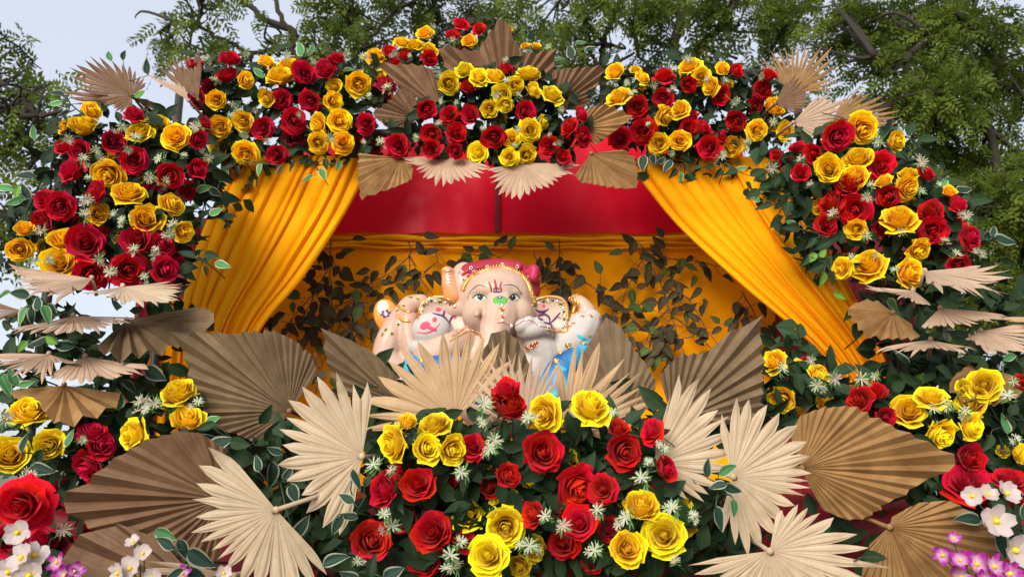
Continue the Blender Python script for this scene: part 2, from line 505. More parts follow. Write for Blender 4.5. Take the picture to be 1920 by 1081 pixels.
DENS = 0.62
DSC = {1: 0.38, 2: 0.46, 3: 0.58, 4: 0.74, 5: 0.7}
def crown_mesh(rng, blobs, flen, name):
    """blobs: (centre, radii, n); fronds of paired leaflets through the volume"""
    V = []
    for c, r, n in blobs:
        n = max(8, int(n * DENS))
        # clumps inside the blob, fronds inside clumps
        nc = max(4, n // 14)
        d = rng.normal(size=(nc, 3)); d /= np.linalg.norm(d, axis=1)[:, None]
        cc = np.array(c) + d * np.array(r) * (rng.random((nc, 1)) ** 0.45)
        k = rng.integers(0, nc, n)
        org = cc[k] + rng.normal(size=(n, 3)) * flen * 0.38
        ax = rng.normal(size=(n, 3)) * 0.75 + d[k] * 0.6 + np.array([0, 0, -0.35]); ax /= np.linalg.norm(ax, axis=1)[:, None]
        sd = np.cross(ax, rng.normal(size=(n, 3))); sd /= np.linalg.norm(sd, axis=1)[:, None]
        nrm = np.cross(ax, sd)
        L = flen * rng.uniform(0.65, 1.2, n)
        for q in range(6):
            tt = (q + 0.8) / 6.3
            base = org + ax * (L * tt)[:, None] + np.array([0, 0, -1]) * (L * 0.28 * tt * tt)[:, None]
            for s in (-1, 1):
                ll = L * 0.34 * (1.1 - 0.45 * abs(tt - 0.45) * 2)
                dr = sd * s * 0.85 + ax * 0.5 + nrm * rng.normal(size=(n, 1)) * 0.22 + np.array([0, 0, -0.25])
                dr /= np.linalg.norm(dr, axis=1)[:, None]
                wv = np.cross(dr, nrm); wv /= np.linalg.norm(wv, axis=1)[:, None] + 1e-9
                w = ll * 0.19
                p0 = base; p2 = base + dr * ll[:, None]
                mid = base + dr * (ll * 0.42)[:, None]
                V.append(np.stack([p0, mid + wv * w[:, None], p2, mid - wv * w[:, None]], 1))
    V = np.concatenate(V).reshape(-1, 3)
    nq = len(V) // 4
    me = bpy.data.meshes.new(name)
    me.vertices.add(nq * 4); me.vertices.foreach_set('co', V.astype(np.float32).ravel())
    me.loops.add(nq * 4); me.loops.foreach_set('vertex_index', np.arange(nq * 4, dtype=np.int32))
    me.polygons.add(nq); me.polygons.foreach_set('loop_start', np.arange(0, nq * 4, 4, dtype=np.int32))
    me.materials.append(M['neem'])
    me.update(calc_edges=True)
    return me

def tree(label, Y, trunk_px, r0, branches, blobs, flen, seed):
    global DENS
    DENS = DSC[seed]
    rng = np.random.default_rng(seed)
    rnd = random.Random(seed)
    foot = at(trunk_px, 800, Y); foot.z = 0
    root = empty('neem_tree', foot); tag(root, label, 'tree', 'trees behind the booth')
    tb = MB()
    def path(pts, ra, rb, jit=0.03):
        ps = []
        m = len(pts)
        for i in range((m - 1) * 5 + 1):
            q = poly(pts, i / ((m - 1) * 5))
            ps.append(Vector(q) - foot + Vector([rnd.uniform(-jit, jit)] * 3))
        tb.tube(ps, [ra + (rb - ra) * i / (len(ps) - 1) for i in range(len(ps))], 8)
    for pts, ra, rb in branches:
        W = [tuple(at(x, y, Y + (p[0] if p else 0))) if y is not None else None for x, y, *p in pts]
        path(W, ra, rb)
    # trunk from the ground to the start of the first branch
    st = at(branches[0][0][0][0], branches[0][0][0][1], Y)
    path([tuple(foot), tuple(foot + Vector((0.1, 0.05, st.z * 0.4))), tuple(st)], r0 * 1.4, branches[0][1])
    # thin twigs into every crown blob
    B = []
    for x, y, rx, ry, n in blobs:
        yy = Y + rnd.uniform(-0.5, 0.8)
        c = at(x, y, yy); s = yy / FPX
        B.append((np.array(c - foot), (rx * s, (rx + ry) * 0.5 * s, ry * s), n))
        src = min((at(q[0], q[1], Y) for br in branches for q in br[0]), key=lambda p: (p - c).length)
        for k in range(6):
            e = c + Vector((rnd.gauss(0, rx * s * .6), rnd.gauss(0, .2), rnd.gauss(0, ry * s * .6)))
            mid = (src + e) / 2 + Vector((rnd.gauss(0, .12), rnd.gauss(0, .1), rnd.gauss(0, .12)))
            path([tuple(src), tuple(mid), tuple(e)], r0 * 0.14, 0.006, 0.01)
    tb.build('trunk', M['bark'], root)
    ob('crown', crown_mesh(rng, B, flen, 'crown'), root)

tree('thin pale green neem tree at the left edge against the white sky', 7.0, -260, 0.12,
     [([(-240, 300), (-80, 190), (20, 205), (70, 218), (125, 205)], 0.06, 0.012), ([(-240, 300), (-60, 150), (30, 170), (80, 220)], 0.035, 0.008), ([(-240, 330), (-40, 230), (30, 255), (75, 290)], 0.03, 0.006),
      ([(-240, 340), (-60, 380), (30, 400), (80, 380)], 0.03, 0.006)],
     [(30, 100, 45, 45, 90), (55, 170, 60, 40, 150), (15, 200, 50, 45, 130), (90, 195, 40, 30, 70), (25, 270, 50, 30, 90), (-60, 200, 80, 90, 200), (60, 345, 55, 35, 100), (10, 400, 45, 60, 130), (-60, 420, 80, 80, 150), (20, 475, 40, 30, 60)], 0.28, 1)
tree('neem tree with forked dark branches behind the left half of the arch', 9.0, 640, 0.17,
     [([(660, 420), (600, 180), (552, 105), (545, 62), (500, 35), (452, -5)], 0.075, 0.03), ([(545, 62), (525, 20), (495, -20)], 0.035, 0.025), ([(552, 105), (520, 92), (470, 100), (430, 80), (370, 50), (375, 8)], 0.035, 0.012), ([(470, 100), (400, 105), (345, 75), (325, 40)], 0.02, 0.01),
      ([(600, 180), (680, 90), (740, 20), (800, -40)], 0.03, 0.012), ([(660, 60), (600, 30), (640, 5), (680, -20)], 0.018, 0.012), ([(600, 180), (780, 110), (900, 40), (960, -20)], 0.03, 0.012)],
     [(318, 75, 42, 26, 90), (385, 92, 50, 26, 110), (378, 12, 42, 24, 90), (440, 118, 30, 20, 40), (490, 50, 26, 20, 18), (640, 20, 60, 50, 190), (585, 85, 50, 35, 120), (690, 60, 60, 50, 220), (770, 30, 70, 50, 240), (860, 60, 70, 55, 240), (720, 110, 80, 40, 220), (600, 140, 60, 30, 100), (820, 0, 120, 40, 240), (640, -60, 160, 50, 250), (400, -60, 60, 30, 80), (940, 20, 70, 60, 200), (950, 110, 60, 30, 130)], 0.30, 2)
tree('tall neem tree with twin dark trunks behind the right half of the arch', 10.5, 1290, 0.22,
     [([(1290, 420), (1285, 150), (1262, 90), (1278, 30), (1270, -60)], 0.11, 0.06), ([(1285, 150), (1310, 90), (1350, 50), (1390, -20)], 0.08, 0.04), ([(1262, 90), (1190, 60), (1130, 20), (1080, -40)], 0.035, 0.02), ([(1130, 300), (1128, 130), (1132, 80), (1150, 30), (1180, -40)], 0.06, 0.03), ([(1350, 50), (1420, 60), (1490, 20)], 0.025, 0.015)],
     [(1020, 40, 70, 45, 200), (1090, 60, 70, 55, 200), (1180, 20, 90, 35, 240), (1210, 90, 60, 40, 100), (1270, 10, 80, 30, 220), (1380, 20, 90, 35, 240), (1350, 110, 60, 35, 60), (1440, 80, 70, 50, 170), (1500, 20, 90, 50, 240), (1000, 130, 70, 40, 130), (1140, 150, 70, 30, 90), (1200, -60, 220, 60, 400), (1450, -70, 160, 60, 250), (1250, 180, 90, 40, 100), (1420, 190, 90, 60, 150)], 0.32, 3)
tree('dense dark neem tree filling the upper right corner behind the pillar', 7.6, 1960, 0.2,
     [([(1950, 620), (1905, 360), (1875, 335), (1850, 240), (1740, 160), (1700, 110), (1640, 105)], 0.06, 0.015), ([(1740, 160), (1790, 150), (1850, 145)], 0.03, 0.02), ([(1740, 160), (1660, 200), (1600, 180)], 0.05, 0.02), ([(1700, 110), (1745, 70), (1800, 30), (1830, -30)], 0.05, 0.02), ([(1905, 360), (1960, 340), (2060, 250)], 0.05, 0.03), ([(1875, 335), (1790, 400), (1730, 420)], 0.03, 0.01)],
     [(1560, 40, 60, 60, 180), (1630, 60, 80, 70, 320), (1720, 40, 90, 70, 380), (1820, 50, 90, 80, 400), (1890, 130, 70, 90, 400), (1700, 150, 80, 60, 260), (1790, 180, 80, 60, 320), (1650, 150, 60, 50, 120), (1740, 250, 70, 50, 170), (1840, 280, 80, 70, 320), (1900, 380, 60, 80, 340), (1800, 360, 70, 60, 220), (1760, 440, 80, 60, 220), (1870, 480, 80, 70, 360), (1830, 570, 110, 60, 360), (1700, 360, 60, 60, 90), (2000, 300, 110, 200, 500), (1700, 520, 90, 60, 160), (1900, 640, 100, 60, 250)], 0.26, 4)
tree('distant neem tree low behind the right pillar', 14.0, 1700, 0.2,
     [([(1700, 700), (1690, 480), (1720, 300), (1760, 200)], 0.12, 0.05), ([(1690, 480), (1600, 330), (1560, 250)], 0.08, 0.03)],
     [(1600, 320, 120, 90, 50), (1750, 440, 160, 100, 120), (1850, 580, 150, 90, 240), (1650, 580, 150, 80, 220)], 0.5, 5)
# ---------------------------------------------------------------- dried palm fans
def plane_basis(pitch, yaw):
    n = Vector((0, -math.cos(R(pitch)), math.sin(R(pitch))))
    n = Matrix.Rotation(R(yaw), 3, 'Z') @ n
    a = Vector((0, 0, 1)).cross(n)
    a = (a.normalized() if a.length > 1e-5 else Vector((1, 0, 0)))
    if a.x < 0: a = -a
    b = n.cross(a).normalized()
    if b.z < 0: b = -b
    return a, b, n

def to_plane(hub, a, b, n, px, py):
    d = ray(px, py)
    den = d.dot(n)
    s = (hub - CAM).dot(n) / den
    p = CAM + d * s - hub
    return p.dot(a), p.dot(b)

def polar(pts, hub, a, b, n, maxgap=None):
    out = []
    for px, py in pts:
        x, y = to_plane(hub, a, b, n, px, py)
        th, r = math.atan2(y, x), math.hypot(x, y)
        if out:
            while th - out[-1][0] > math.pi: th -= 2 * math.pi
            while th - out[-1][0] < -math.pi: th += 2 * math.pi
        out.append((th, r))
    if maxgap:
        res = [out[0]]
        for q in out[1:]:
            p = res[-1]
            k = max(1, int(math.ceil(abs(q[0] - p[0]) / R(maxgap))))
            for i in range(1, k + 1):
                f = i / k
                res.append((p[0] + (q[0] - p[0]) * f, (p[1] + (q[1] - p[1]) * f) * (1 if i == k else 1.0)))
        out = res
    return out

def stalk(root, a, b, n, ang, L, mat, back=0.25):
    m = MB()
    d = a * math.cos(ang) + b * math.sin(ang)
    if L < 0: pts = [d * -0.01 + n * 0.004, d * (-L * 0.35) - n * 0.012, d * -L * 0.75 - n * L * -0.5]
    else: pts = [d * -0.006 + n * 0.003, d * (L * 0.06) - n * L * 0.25, d * L * 0.15 - n * L * 0.9]
    m.tube(pts, [0.006, 0.005, 0.006], 7)
    m.ball(Vector((0, 0, 0)) + n * 0.003, (0.008, 0.006, 0.008), 6)
    m.build('stalk', mat, root, True)

FAN_GROUP = {'t': 'dried palm fans with cut pointed leaflets', 's': 'dried pleated palm spears'}
def toothed(hub_px, Y, tips, mat, label, pitch=0, yaw=0, maxgap=10.5, notch=0.72, curl=0.05, stalk_ang=None, seed=0, wave=1.0):
    rnd = random.Random(seed * 77 + int(hub_px[0]))
    hub = at(hub_px[0], hub_px[1], Y)
    a, b, n = plane_basis(pitch, yaw)
    P = polar(tips, hub, a, b, n, maxgap)
    root = empty('palm_fan', hub)
    tag(root, label, 'palm fan', FAN_GROUP['t'])
    P = [(th + (rnd.uniform(-.10, .10) * abs(P[1][0] - P[0][0]) if 0 < i < len(P) - 1 else 0), r * rnd.uniform(0.91, 1.02)) for i, (th, r) in enumerate(P)]
    N = len(P)
    sgn = 1 if P[-1][0] > P[0][0] else -1
    bounds = []
    for i in range(N + 1):
        if i == 0: bounds.append(P[0][0] - (P[1][0] - P[0][0]) / 2)
        elif i == N: bounds.append(P[-1][0] + (P[-1][0] - P[-2][0]) / 2)
        else: bounds.append((P[i - 1][0] + P[i][0]) / 2)
    edger = []
    for i in range(N + 1):
        rr = min(P[max(i - 1, 0)][1], P[min(i, N - 1)][1])
        edger.append(rr * notch * rnd.uniform(0.9, 1.08))
    rows = 9
    cupf = [rnd.uniform(-1, 1) for _ in range(N + 1)]
    for i in range(N):
        th, r = P[i]
        r *= rnd.uniform(0.97, 1.02)
        t0, t1 = bounds[i], bounds[i + 1]
        bend = rnd.uniform(-1, 1) * curl + curl * 0.3
        tw = rnd.uniform(-0.7, 0.7)
        pw = rnd.uniform(1.4, 2.1)
        if rnd.random() < 0.14: pw = 0.75
        v, uv = [], []
        for j in range(rows):
            f = 0.03 + 0.97 * (j / (rows - 1))
            rho = f * r
            hw = []
            for e, tb in ((edger[i], t0), (edger[i + 1], t1)):
                full = abs(tb - th) * rho
                if rho > e:
                    q = (rho - e) / max(1e-6, r - e)
                    full = abs(tb - th) * (e + (rho - e) * 0.25) * (1 - q ** pw)
                hw.append(full)
            # wave of the whole blade + drooping tips
            base_off = wave * 0.012 * math.sin(th * 3 + seed) * f * f
            tipf = max(0, (f - notch) / (1 - notch))
            off = base_off + bend * r * tipf ** 1.6 * 1.4
            c = a * math.cos(th) + b * math.sin(th)
            s = a * -math.sin(th) + b * math.cos(th)
            s = s * (1 if t1 > t0 else -1)
            ridge = 0.26 * min(hw[0], hw[1])
            cen = c * rho + n * (off + ridge)
            eo = 1.0 if tipf == 0 else (1 - 0.4 * tipf)
            l_ = c * rho - s * hw[0] + n * (base_off + (off - base_off) * 1 + tw * hw[0] * tipf)
            r_ = c * rho + s * hw[1] + n * (base_off + (off - base_off) * 1 - tw * hw[1] * tipf)
            fl = 1.0 if i % 2 else -0.75
            v += [l_.lerp(cen, 0.0), l_.lerp(cen, 0.30) + n * ridge * 0.55 * fl, l_.lerp(cen, 0.68) - n * ridge * 0.18 * fl, cen, r_.lerp(cen, 0.68) + n * ridge * 0.30, r_.lerp(cen, 0.30) - n * ridge * 0.45, r_]
            uv += [(i * 1.37 + k * 0.16, f) for k in range(7)]
        me = mesh('leaflet', v, grid_faces(7, rows), M[mat], False, uv)
        ob('leaflet', me, root)
    mid = (P[0][0] + P[-1][0]) / 2 + math.pi
    stalk(root, a, b, n, mid if stalk_ang is None else R(stalk_ang), (-0.2 if stalk_ang == 18 else 0.15) if pitch < 30 else 0.06, M[mat])
    return root

def spear(hub_px, Y, outline, mat, label, pitch=0, yaw=0, step=4.2, amp=0.62, seed=0, wave=1.0, stalk_ang=None):
    rnd = random.Random(seed * 31 + int(hub_px[0]))
    hub = at(hub_px[0], hub_px[1], Y)
    a, b, n = plane_basis(pitch, yaw)
    P = polar(outline, hub, a, b, n)
    root = empty('palm_spear', hub)
    tag(root, label, 'palm leaf', FAN_GROUP['s'])
    C = [(r * math.cos(t), r * math.sin(t)) for t, r in P]
    A0, A1 = P[0][0], P[-1][0]
    N = max(8, int(abs(A1 - A0) / R(step)))
    angs = [A0]
    for i in range(1, N): angs.append(A0 + (A1 - A0) * (i + rnd.uniform(-0.22, 0.22)) / N)
    angs.append(A1)
    def radius(th):
        for (ta, ra), (tb, rb), pa, pb in zip(P, P[1:], C, C[1:]):
            if min(ta, tb) - 1e-6 <= th <= max(ta, tb) + 1e-6 and abs(tb - ta) > 1e-6:
                # ray/segment intersection
                dx, dy = math.cos(th), math.sin(th)
                ex, ey = pb[0] - pa[0], pb[1] - pa[1]
                den = dx * ey - dy * ex
                if abs(den) > 1e-9:
                    s = (pa[0] * ey - pa[1] * ex) / den
                    if s > 0: return s
                return ra
        return P[-1][1]
    rows = 7
    v, uv = [], []
    M_ = len(angs)
    hmul = [rnd.uniform(0.45, 1.3) for _ in angs]
    nick = [1 - max(0, rnd.gauss(0, 0.014)) for _ in angs]
    for j in range(rows):
        f = 0.025 + 0.975 * (j / (rows - 1)) ** 0.9
        for i, th in enumerate(angs):
            r = radius(th) * (1 + (0.012 if i % 2 else -0.008) * (f > 0.98)) * nick[i]
            dth = abs(A1 - A0) / N
            rho = r * f
            h = amp * dth * rho * hmul[i] * (1 if i % 2 else -1)
            off = wave * (0.018 * math.sin(th * 2.3 + seed) + 0.010 * math.sin(th * 5.1 + seed * 2)) * f * f * (r / 0.3)
            v.append(a * (rho * math.cos(th)) + b * (rho * math.sin(th)) + n * (h + off))
            uv.append((i * 0.9, f))
    me = mesh('blade', v, grid_faces(M_, rows), M[mat], False, uv)
    ob('blade', me, root)
    stalk(root, a, b, n, (A0 + A1) / 2 + math.pi if stalk_ang is None else R(stalk_ang), 0.22 if pitch < 30 else 0.06, M[mat])
    return root

CR, BE, PK, TN, BR, GR = 'palm_cream', 'palm_beige', 'palm_pink', 'palm_tan', 'palm_brown', 'palm_grey'
# lower row
toothed((518, 955), 1.80, [(398, 840), (369, 870), (355, 900), (352, 937), (354, 971), (359, 998), (369, 1018), (385, 1035), (400, 1055), (417, 1073), (445, 1105), (480, 1122), (520, 1130), (560, 1122), (590, 1104), (616, 1083)], CR,
        'cream palm fan with cut tips over the big dark brown spear at lower left', maxgap=16, seed=1, stalk_ang=18, yaw=8)
toothed((679, 855), 1.86, [(690, 709), (660, 712), (632, 704), (598, 710), (566, 727), (541, 750), (520, 776), (513, 798), (514, 829), (514, 870), (534, 902), (552, 934), (575, 964), (606, 993), (637, 1005)], CR,
        'pale cream palm fan opening left, directly left of the rose bouquet below the idol', maxgap=19, seed=2, yaw=6, stalk_ang=0)
toothed((853, 784), 2.05, [(672, 806), (674, 746), (697, 698), (720, 668), (747, 645), (778, 626), (829, 614), (886, 612), (940, 634), (962, 672)], BE,
        'warm beige palm fan rising in front of the idol\'s raised palm', maxgap=18, seed=3, notch=0.62, curl=0.03)
toothed((985, 800), 2.0, [(857, 747), (876, 720), (899, 690), (913, 672), (931, 656), (950, 650), (972, 655), (998, 660), (1036, 670), (1060, 690)], PK,
        'narrow pinkish beige palm fan standing behind the topmost red rose of the bouquet', maxgap=11, seed=4, notch=0.6, stalk_ang=250)
toothed((1063, 812), 2.06, [(1046, 672), (1078, 634), (1098, 638), (1124, 642), (1170, 668), (1190, 684), (1204, 698), (1218, 714), (1230, 734), (1236, 748), (1205, 790), (1160, 822), (1108, 842)], BE,
        'beige palm fan behind the yellow rose, right of the idol\'s blue cloth', maxgap=17, seed=5, notch=0.6, stalk_ang=240)
toothed((1228, 868), 1.90, [(1238, 776), (1256, 742), (1273, 694), (1308, 712), (1335, 727), (1357, 757), (1370, 778), (1378, 808), (1383, 842), (1372, 880), (1350, 915), (1324, 944), (1288, 936)], CR,
        'pale cream palm fan opening right, directly right of the bouquet\'s red roses', maxgap=17, seed=6, yaw=-6, stalk_ang=180)
toothed((1374, 893), 1.84, [(1352, 770), (1380, 738), (1435, 757), (1466, 770), (1493, 796), (1511, 826), (1519, 857), (1526, 886), (1523, 900), (1521, 912), (1514, 929), (1501, 953), (1487, 985), (1463, 1011), (1433, 1034), (1401, 1053), (1376, 1034), (1352, 1000)], CR,
        'large round cream palm fan with the green leaf sprig lying over its hub', maxgap=17, seed=7, stalk_ang=150)
toothed((1443, 1032), 1.78, [(1470, 950), (1503, 938), (1527, 943), (1542, 958), (1568, 971), (1608, 997), (1634, 1026), (1656, 1058), (1645, 1095), (1600, 1125), (1530, 1145), (1450, 1155), (1370, 1140), (1320, 1115), (1296, 1080), (1287, 1062)], CR,
        'cream palm fan at the lower edge, below the round one with the sprig', maxgap=18, seed=8)
spear((1503, 877), 1.98, [(1482, 812), (1500, 780), (1541, 762), (1600, 761), (1671, 797), (1736, 831), (1801, 864), (1711, 912), (1651, 954), (1625, 972), (1591, 975), (1544, 956), (1519, 913)], TN,
      'big golden brown pleated spear leaf pointing right, at the lower right', seed=1, step=3.4, yaw=-8)
spear((1667, 987), 1.92, [(1674, 968), (1700, 952), (1724, 941), (1783, 937), (1822, 960), (1850, 985), (1890, 1040), (1850, 1110), (1760, 1140), (1660, 1135), (1615, 1085), (1632, 1015)], TN,
      'broad dull brown pleated leaf under the orchids in the lower right corner', seed=2, step=3.6)
spear((418, 935), 1.92, [(425, 842), (400, 824), (375, 810), (330, 808), (285, 822), (235, 848), (97, 943), (190, 1010), (300, 1078), (350, 1100), (410, 1085)], BR,
      'big dark brown pleated spear leaf pointing left, at the lower left', seed=3, step=4.1, yaw=8)
spear((395, 1120), 1.86, [(300, 1010), (235, 978), (110, 1011), (85, 1100), (110, 1180), (250, 1200)], BR,
      'brown pleated leaf lowest at the left, half cut by the picture edge', seed=4, step=7)
toothed((440, 1078), 1.84, [(268, 1049), (264, 1068), (272, 1094), (300, 1120)], PK, 'pale beige palm leaf lying flat at the bottom behind the white orchids', maxgap=9, seed=9)
spear((543, 770), 2.16, [(596, 700), (586, 668), (575, 655), (545, 632), (515, 620), (440, 624), (312, 617), (335, 665), (352, 707), (380, 770), (400, 802), (440, 812), (485, 832), (522, 806)], GR,
      'largest grey brown pleated fan, below the left curtain', seed=5, step=3.2)
spear((742, 752), 2.2, [(640, 738), (618, 700), (606, 650), (600, 606), (648, 632), (700, 660), (730, 690), (745, 705)], GR,
      'grey brown folded spear leaf between the largest fan and the idol', seed=6, step=4, amp=0.6)
spear((1165, 800), 2.2, [(1082, 690), (1105, 640), (1137, 591), (1160, 603), (1190, 655), (1212, 685), (1230, 715), (1222, 760)], GR,
      'tall grey brown pleated leaf with a black slit, right of the idol', seed=7, step=3.4, amp=0.3)
toothed((935, 800), 2.1, [(884, 700), (898, 662), (922, 640), (948, 636), (968, 650), (990, 690)], BE,
        'beige palm fan upright in the middle, between the warm one and the narrow one', maxgap=13, seed=53, notch=0.6, stalk_ang=250)
spear((950, 760), 2.2, [(903, 668), (918, 628), (943, 612), (962, 626), (982, 655), (1000, 700)], GR,
      'small grey brown pleated leaf in front of the idol\'s belly', seed=8, step=5)
spear((1262, 792), 2.12, [(1236, 705), (1246, 690), (1275, 664), (1300, 662), (1330, 660), (1358, 624), (1400, 606), (1432, 590), (1432, 660), (1430, 730), (1428, 775), (1410, 796)], GR,
      'tall grey brown pleated leaf with a pointed top, below the right curtain', seed=9, step=3.7)
# top centre brown ones
spear((948, 200), 3.02, [(838, 140), (819, 86), (856, 93), (897, 96), (908, 76), (925, 58), (942, 32), (960, 68), (977, 100), (1002, 102), (1044, 86), (1036, 140)], BR,
      'tall brown pleated palm leaf crowning the centre of the arch', seed=10, step=3.6)
spear((828, 206), 2.99, [(757, 168), (728, 140), (700, 116), (752, 119), (802, 127), (820, 142), (826, 160)], BR, 'upper of the two brown pleated leaves left of the centre bunch', seed=11, step=4)
spear((782, 224), 2.97, [(748, 250), (722, 236), (694, 211), (725, 190), (752, 168), (772, 176), (790, 200)], BR, 'lower of the two brown pleated leaves left of the centre bunch', seed=12, step=5)
spear((1035, 206), 2.99, [(1030, 150), (1037, 132), (1085, 126), (1136, 124), (1116, 170), (1094, 208)], BR, 'upper of the two brown pleated leaves right of the centre bunch', seed=13, step=3.8)
spear((1088, 240), 2.94, [(1094, 208), (1110, 200), (1142, 196), (1175, 212), (1188, 222), (1155, 246), (1120, 271), (1100, 262)], TN, 'lower of the two brown pleated leaves right of the centre bunch', seed=14, step=5)
# under the centre bunch
spear((752, 296), 2.94, [(672, 286), (670, 330), (674, 372), (700, 366), (740, 352), (772, 338), (776, 310)], TN, 'tan pleated leaf hanging at the left end of the red sheet', seed=15, step=5, pitch=15)
toothed((838, 290), 2.96, [(745, 303), (758, 313), (775, 325), (800, 338), (830, 350), (862, 347), (890, 343), (914, 335), (920, 318)], PK, 'pinkish palm fan hanging over the red sheet, left of the palest fan', maxgap=11, seed=16, pitch=35, notch=0.78)
toothed((982, 306), 2.92, [(912, 322), (918, 345), (935, 362), (960, 371), (992, 373), (1020, 364), (1042, 350), (1062, 338), (1076, 322), (1088, 308)], PK, 'palest palm fan hanging over the middle of the red sheet', maxgap=10, seed=17, pitch=25, notch=0.8)
spear((1108, 288), 2.94, [(1076, 330), (1090, 346), (1140, 350), (1195, 353), (1195, 315), (1190, 290), (1168, 278)], TN, 'tan pleated leaf hanging at the right end of the red sheet', seed=18, step=4.5, pitch=15)
# upper left
toothed((247, 178), 2.75, [(276, 158), (262, 139), (243, 121), (215, 119), (190, 112), (172, 111), (155, 114), (140, 119), (131, 131), (129, 146), (134, 158), (150, 168), (175, 188), (207, 203), (227, 216), (246, 212)], BR,
        'greyish brown palm fan with ragged tips at the top of the left pillar', maxgap=15, seed=20, notch=0.74)
toothed((236, 190), 2.8, [(128, 160), (119, 170), (121, 183), (128, 196), (160, 206)], BR, 'dark brown palm leaf sticking out left behind the ragged fan of the left pillar', maxgap=8, seed=21)
toothed((354, 189), 2.9, [(258, 126), (282, 135), (300, 143), (320, 146), (342, 158)], PK, 'pinkish brown palm leaf between the left pillar top and the arch', maxgap=9, seed=22)
toothed((372, 188), 2.98, [(294, 122), (304, 108), (318, 104), (330, 97), (350, 96), (376, 92)], BR, 'dark brown spiky palm leaf behind the leftmost roses of the arch', maxgap=9, seed=23, notch=0.6)
toothed((252, 184), 2.82, [(362, 244), (340, 222), (320, 208), (300, 196), (280, 186)], BR, 'long brown palm leaf reaching down right behind the left pillar top', maxgap=8, seed=24)
# upper right
toothed((1488, 172), 3.0, [(1420, 116), (1447, 92), (1474, 86), (1500, 81), (1522, 84), (1542, 84), (1556, 94), (1564, 108), (1572, 126), (1574, 146), (1572, 166)], TN,
        'upright tan palm fan with slim separate fingers at the right end of the arch', maxgap=12, seed=25, notch=0.45)
toothed((1452, 196), 2.94, [(1478, 150), (1495, 135), (1510, 148), (1516, 162), (1522, 176), (1520, 192), (1518, 206), (1500, 214)], BR, 'brown folded palm leaf in front of the slim-fingered tan fan', maxgap=12, seed=26)
toothed((1487, 230), 2.86, [(1544, 172), (1570, 178), (1590, 186), (1592, 202), (1586, 218), (1572, 232), (1556, 244), (1528, 258)], PK, 'light beige palm fan under the slim-fingered one at the right end of the arch', maxgap=10, seed=27, notch=0.8)
toothed((1560, 228), 2.84, [(1588, 176), (1615, 160), (1640, 168), (1660, 176), (1678, 200), (1688, 210), (1684, 222), (1680, 236)], TN, 'brown spiky palm leaf above the right pillar\'s topmost yellow rose', maxgap=9, seed=28, notch=0.6)
# ledge of the left pillar
toothed((172, 522), 2.35, [(-8, 494), (10, 500), (18, 512), (24, 524), (40, 538), (60, 548), (82, 560), (104, 569), (132, 562)], PK, 'pinkish palm fan jutting left under the left pillar bunch', maxgap=8, pitch=68, seed=30, notch=0.82)
toothed((230, 537), 2.3, [(152, 552), (175, 556), (185, 562), (198, 571), (215, 575), (232, 577), (248, 576), (270, 573), (284, 570), (298, 567), (320, 571), (336, 556), (350, 540), (330, 532)], CR, 'whitest palm fan, just under the lowest red roses of the left pillar', maxgap=9, pitch=68, seed=31, notch=0.86)
toothed((138, 592), 2.3, [(-6, 634), (10, 626), (36, 628), (70, 632), (102, 629), (132, 626), (156, 621), (186, 612), (212, 606), (274, 598)], PK, 'pinkish palm fan of the second tier under the left pillar', maxgap=9, pitch=70, seed=32, notch=0.85)
spear((237, 600), 2.36, [(176, 648), (200, 661), (237, 661), (275, 652), (320, 647), (404, 630), (402, 606), (387, 582), (350, 581)], GR, 'grey brown pleated leaf jutting right over the largest fan, by the left curtain', pitch=60, seed=33, step=5, amp=0.75)
toothed((92, 664), 2.26, [(-30, 660), (-20, 680), (4, 692), (34, 702), (62, 692), (78, 714), (92, 700), (112, 684), (150, 690)], PK, 'pinkish palm fan of the third tier at the left picture edge', maxgap=11, pitch=66, seed=34)
toothed((160, 668), 2.24, [(88, 700), (112, 714), (150, 726), (170, 726), (188, 722), (216, 720), (243, 726), (270, 706), (292, 697)], PK, 'pinkish palm fan of the third tier, above the leaf hub at lower left', maxgap=10, pitch=62, seed=35, notch=0.85)
spear((121, 722), 2.2, [(14, 728), (28, 746), (60, 760), (78, 768), (95, 790), (112, 802), (122, 795), (145, 798), (165, 781), (190, 776), (216, 756), (236, 732)], TN, 'brown pleated leaf hanging over the yellow roses at lower left', pitch=45, seed=36, step=8, amp=0.5)
toothed((42, 582), 2.45, [(-30, 566), (-28, 580), (-20, 596), (6, 606)], BR, 'small brown palm leaf at the left picture edge between two tiers', maxgap=9, pitch=60, seed=37)
# ledge of the right pillar
toothed((1734, 508), 2.4, [(1748, 545), (1768, 551), (1790, 546), (1812, 548), (1832, 546), (1852, 548), (1880, 548), (1906, 552), (1876, 534), (1850, 503)], PK, 'beige palm leaf jutting right just under the right pillar bunch', maxgap=14, pitch=66, seed=40)
toothed((1712, 545), 2.36, [(1614, 533), (1640, 542), (1657, 556), (1680, 563), (1702, 563), (1726, 577), (1746, 568)], PK, 'beige palm fan of the first tier under the right pillar', maxgap=9, pitch=66, seed=41)
spear((1674, 586), 2.36, [(1650, 566), (1615, 561), (1588, 573), (1600, 600), (1615, 630), (1655, 637), (1710, 638), (1726, 628), (1710, 606)], TN, 'rounded brown pleated leaf beside the foot of the right curtain', seed=42, step=7, pitch=30)
toothed((1762, 578), 2.32, [(1724, 618), (1740, 615), (1756, 613), (1771, 611), (1790, 614), (1811, 618), (1837, 616), (1870, 608), (1888, 600), (1896, 586)], PK, 'light beige palm fan of the second tier, right of the rounded brown leaf', maxgap=9, pitch=62, seed=43, notch=0.84)
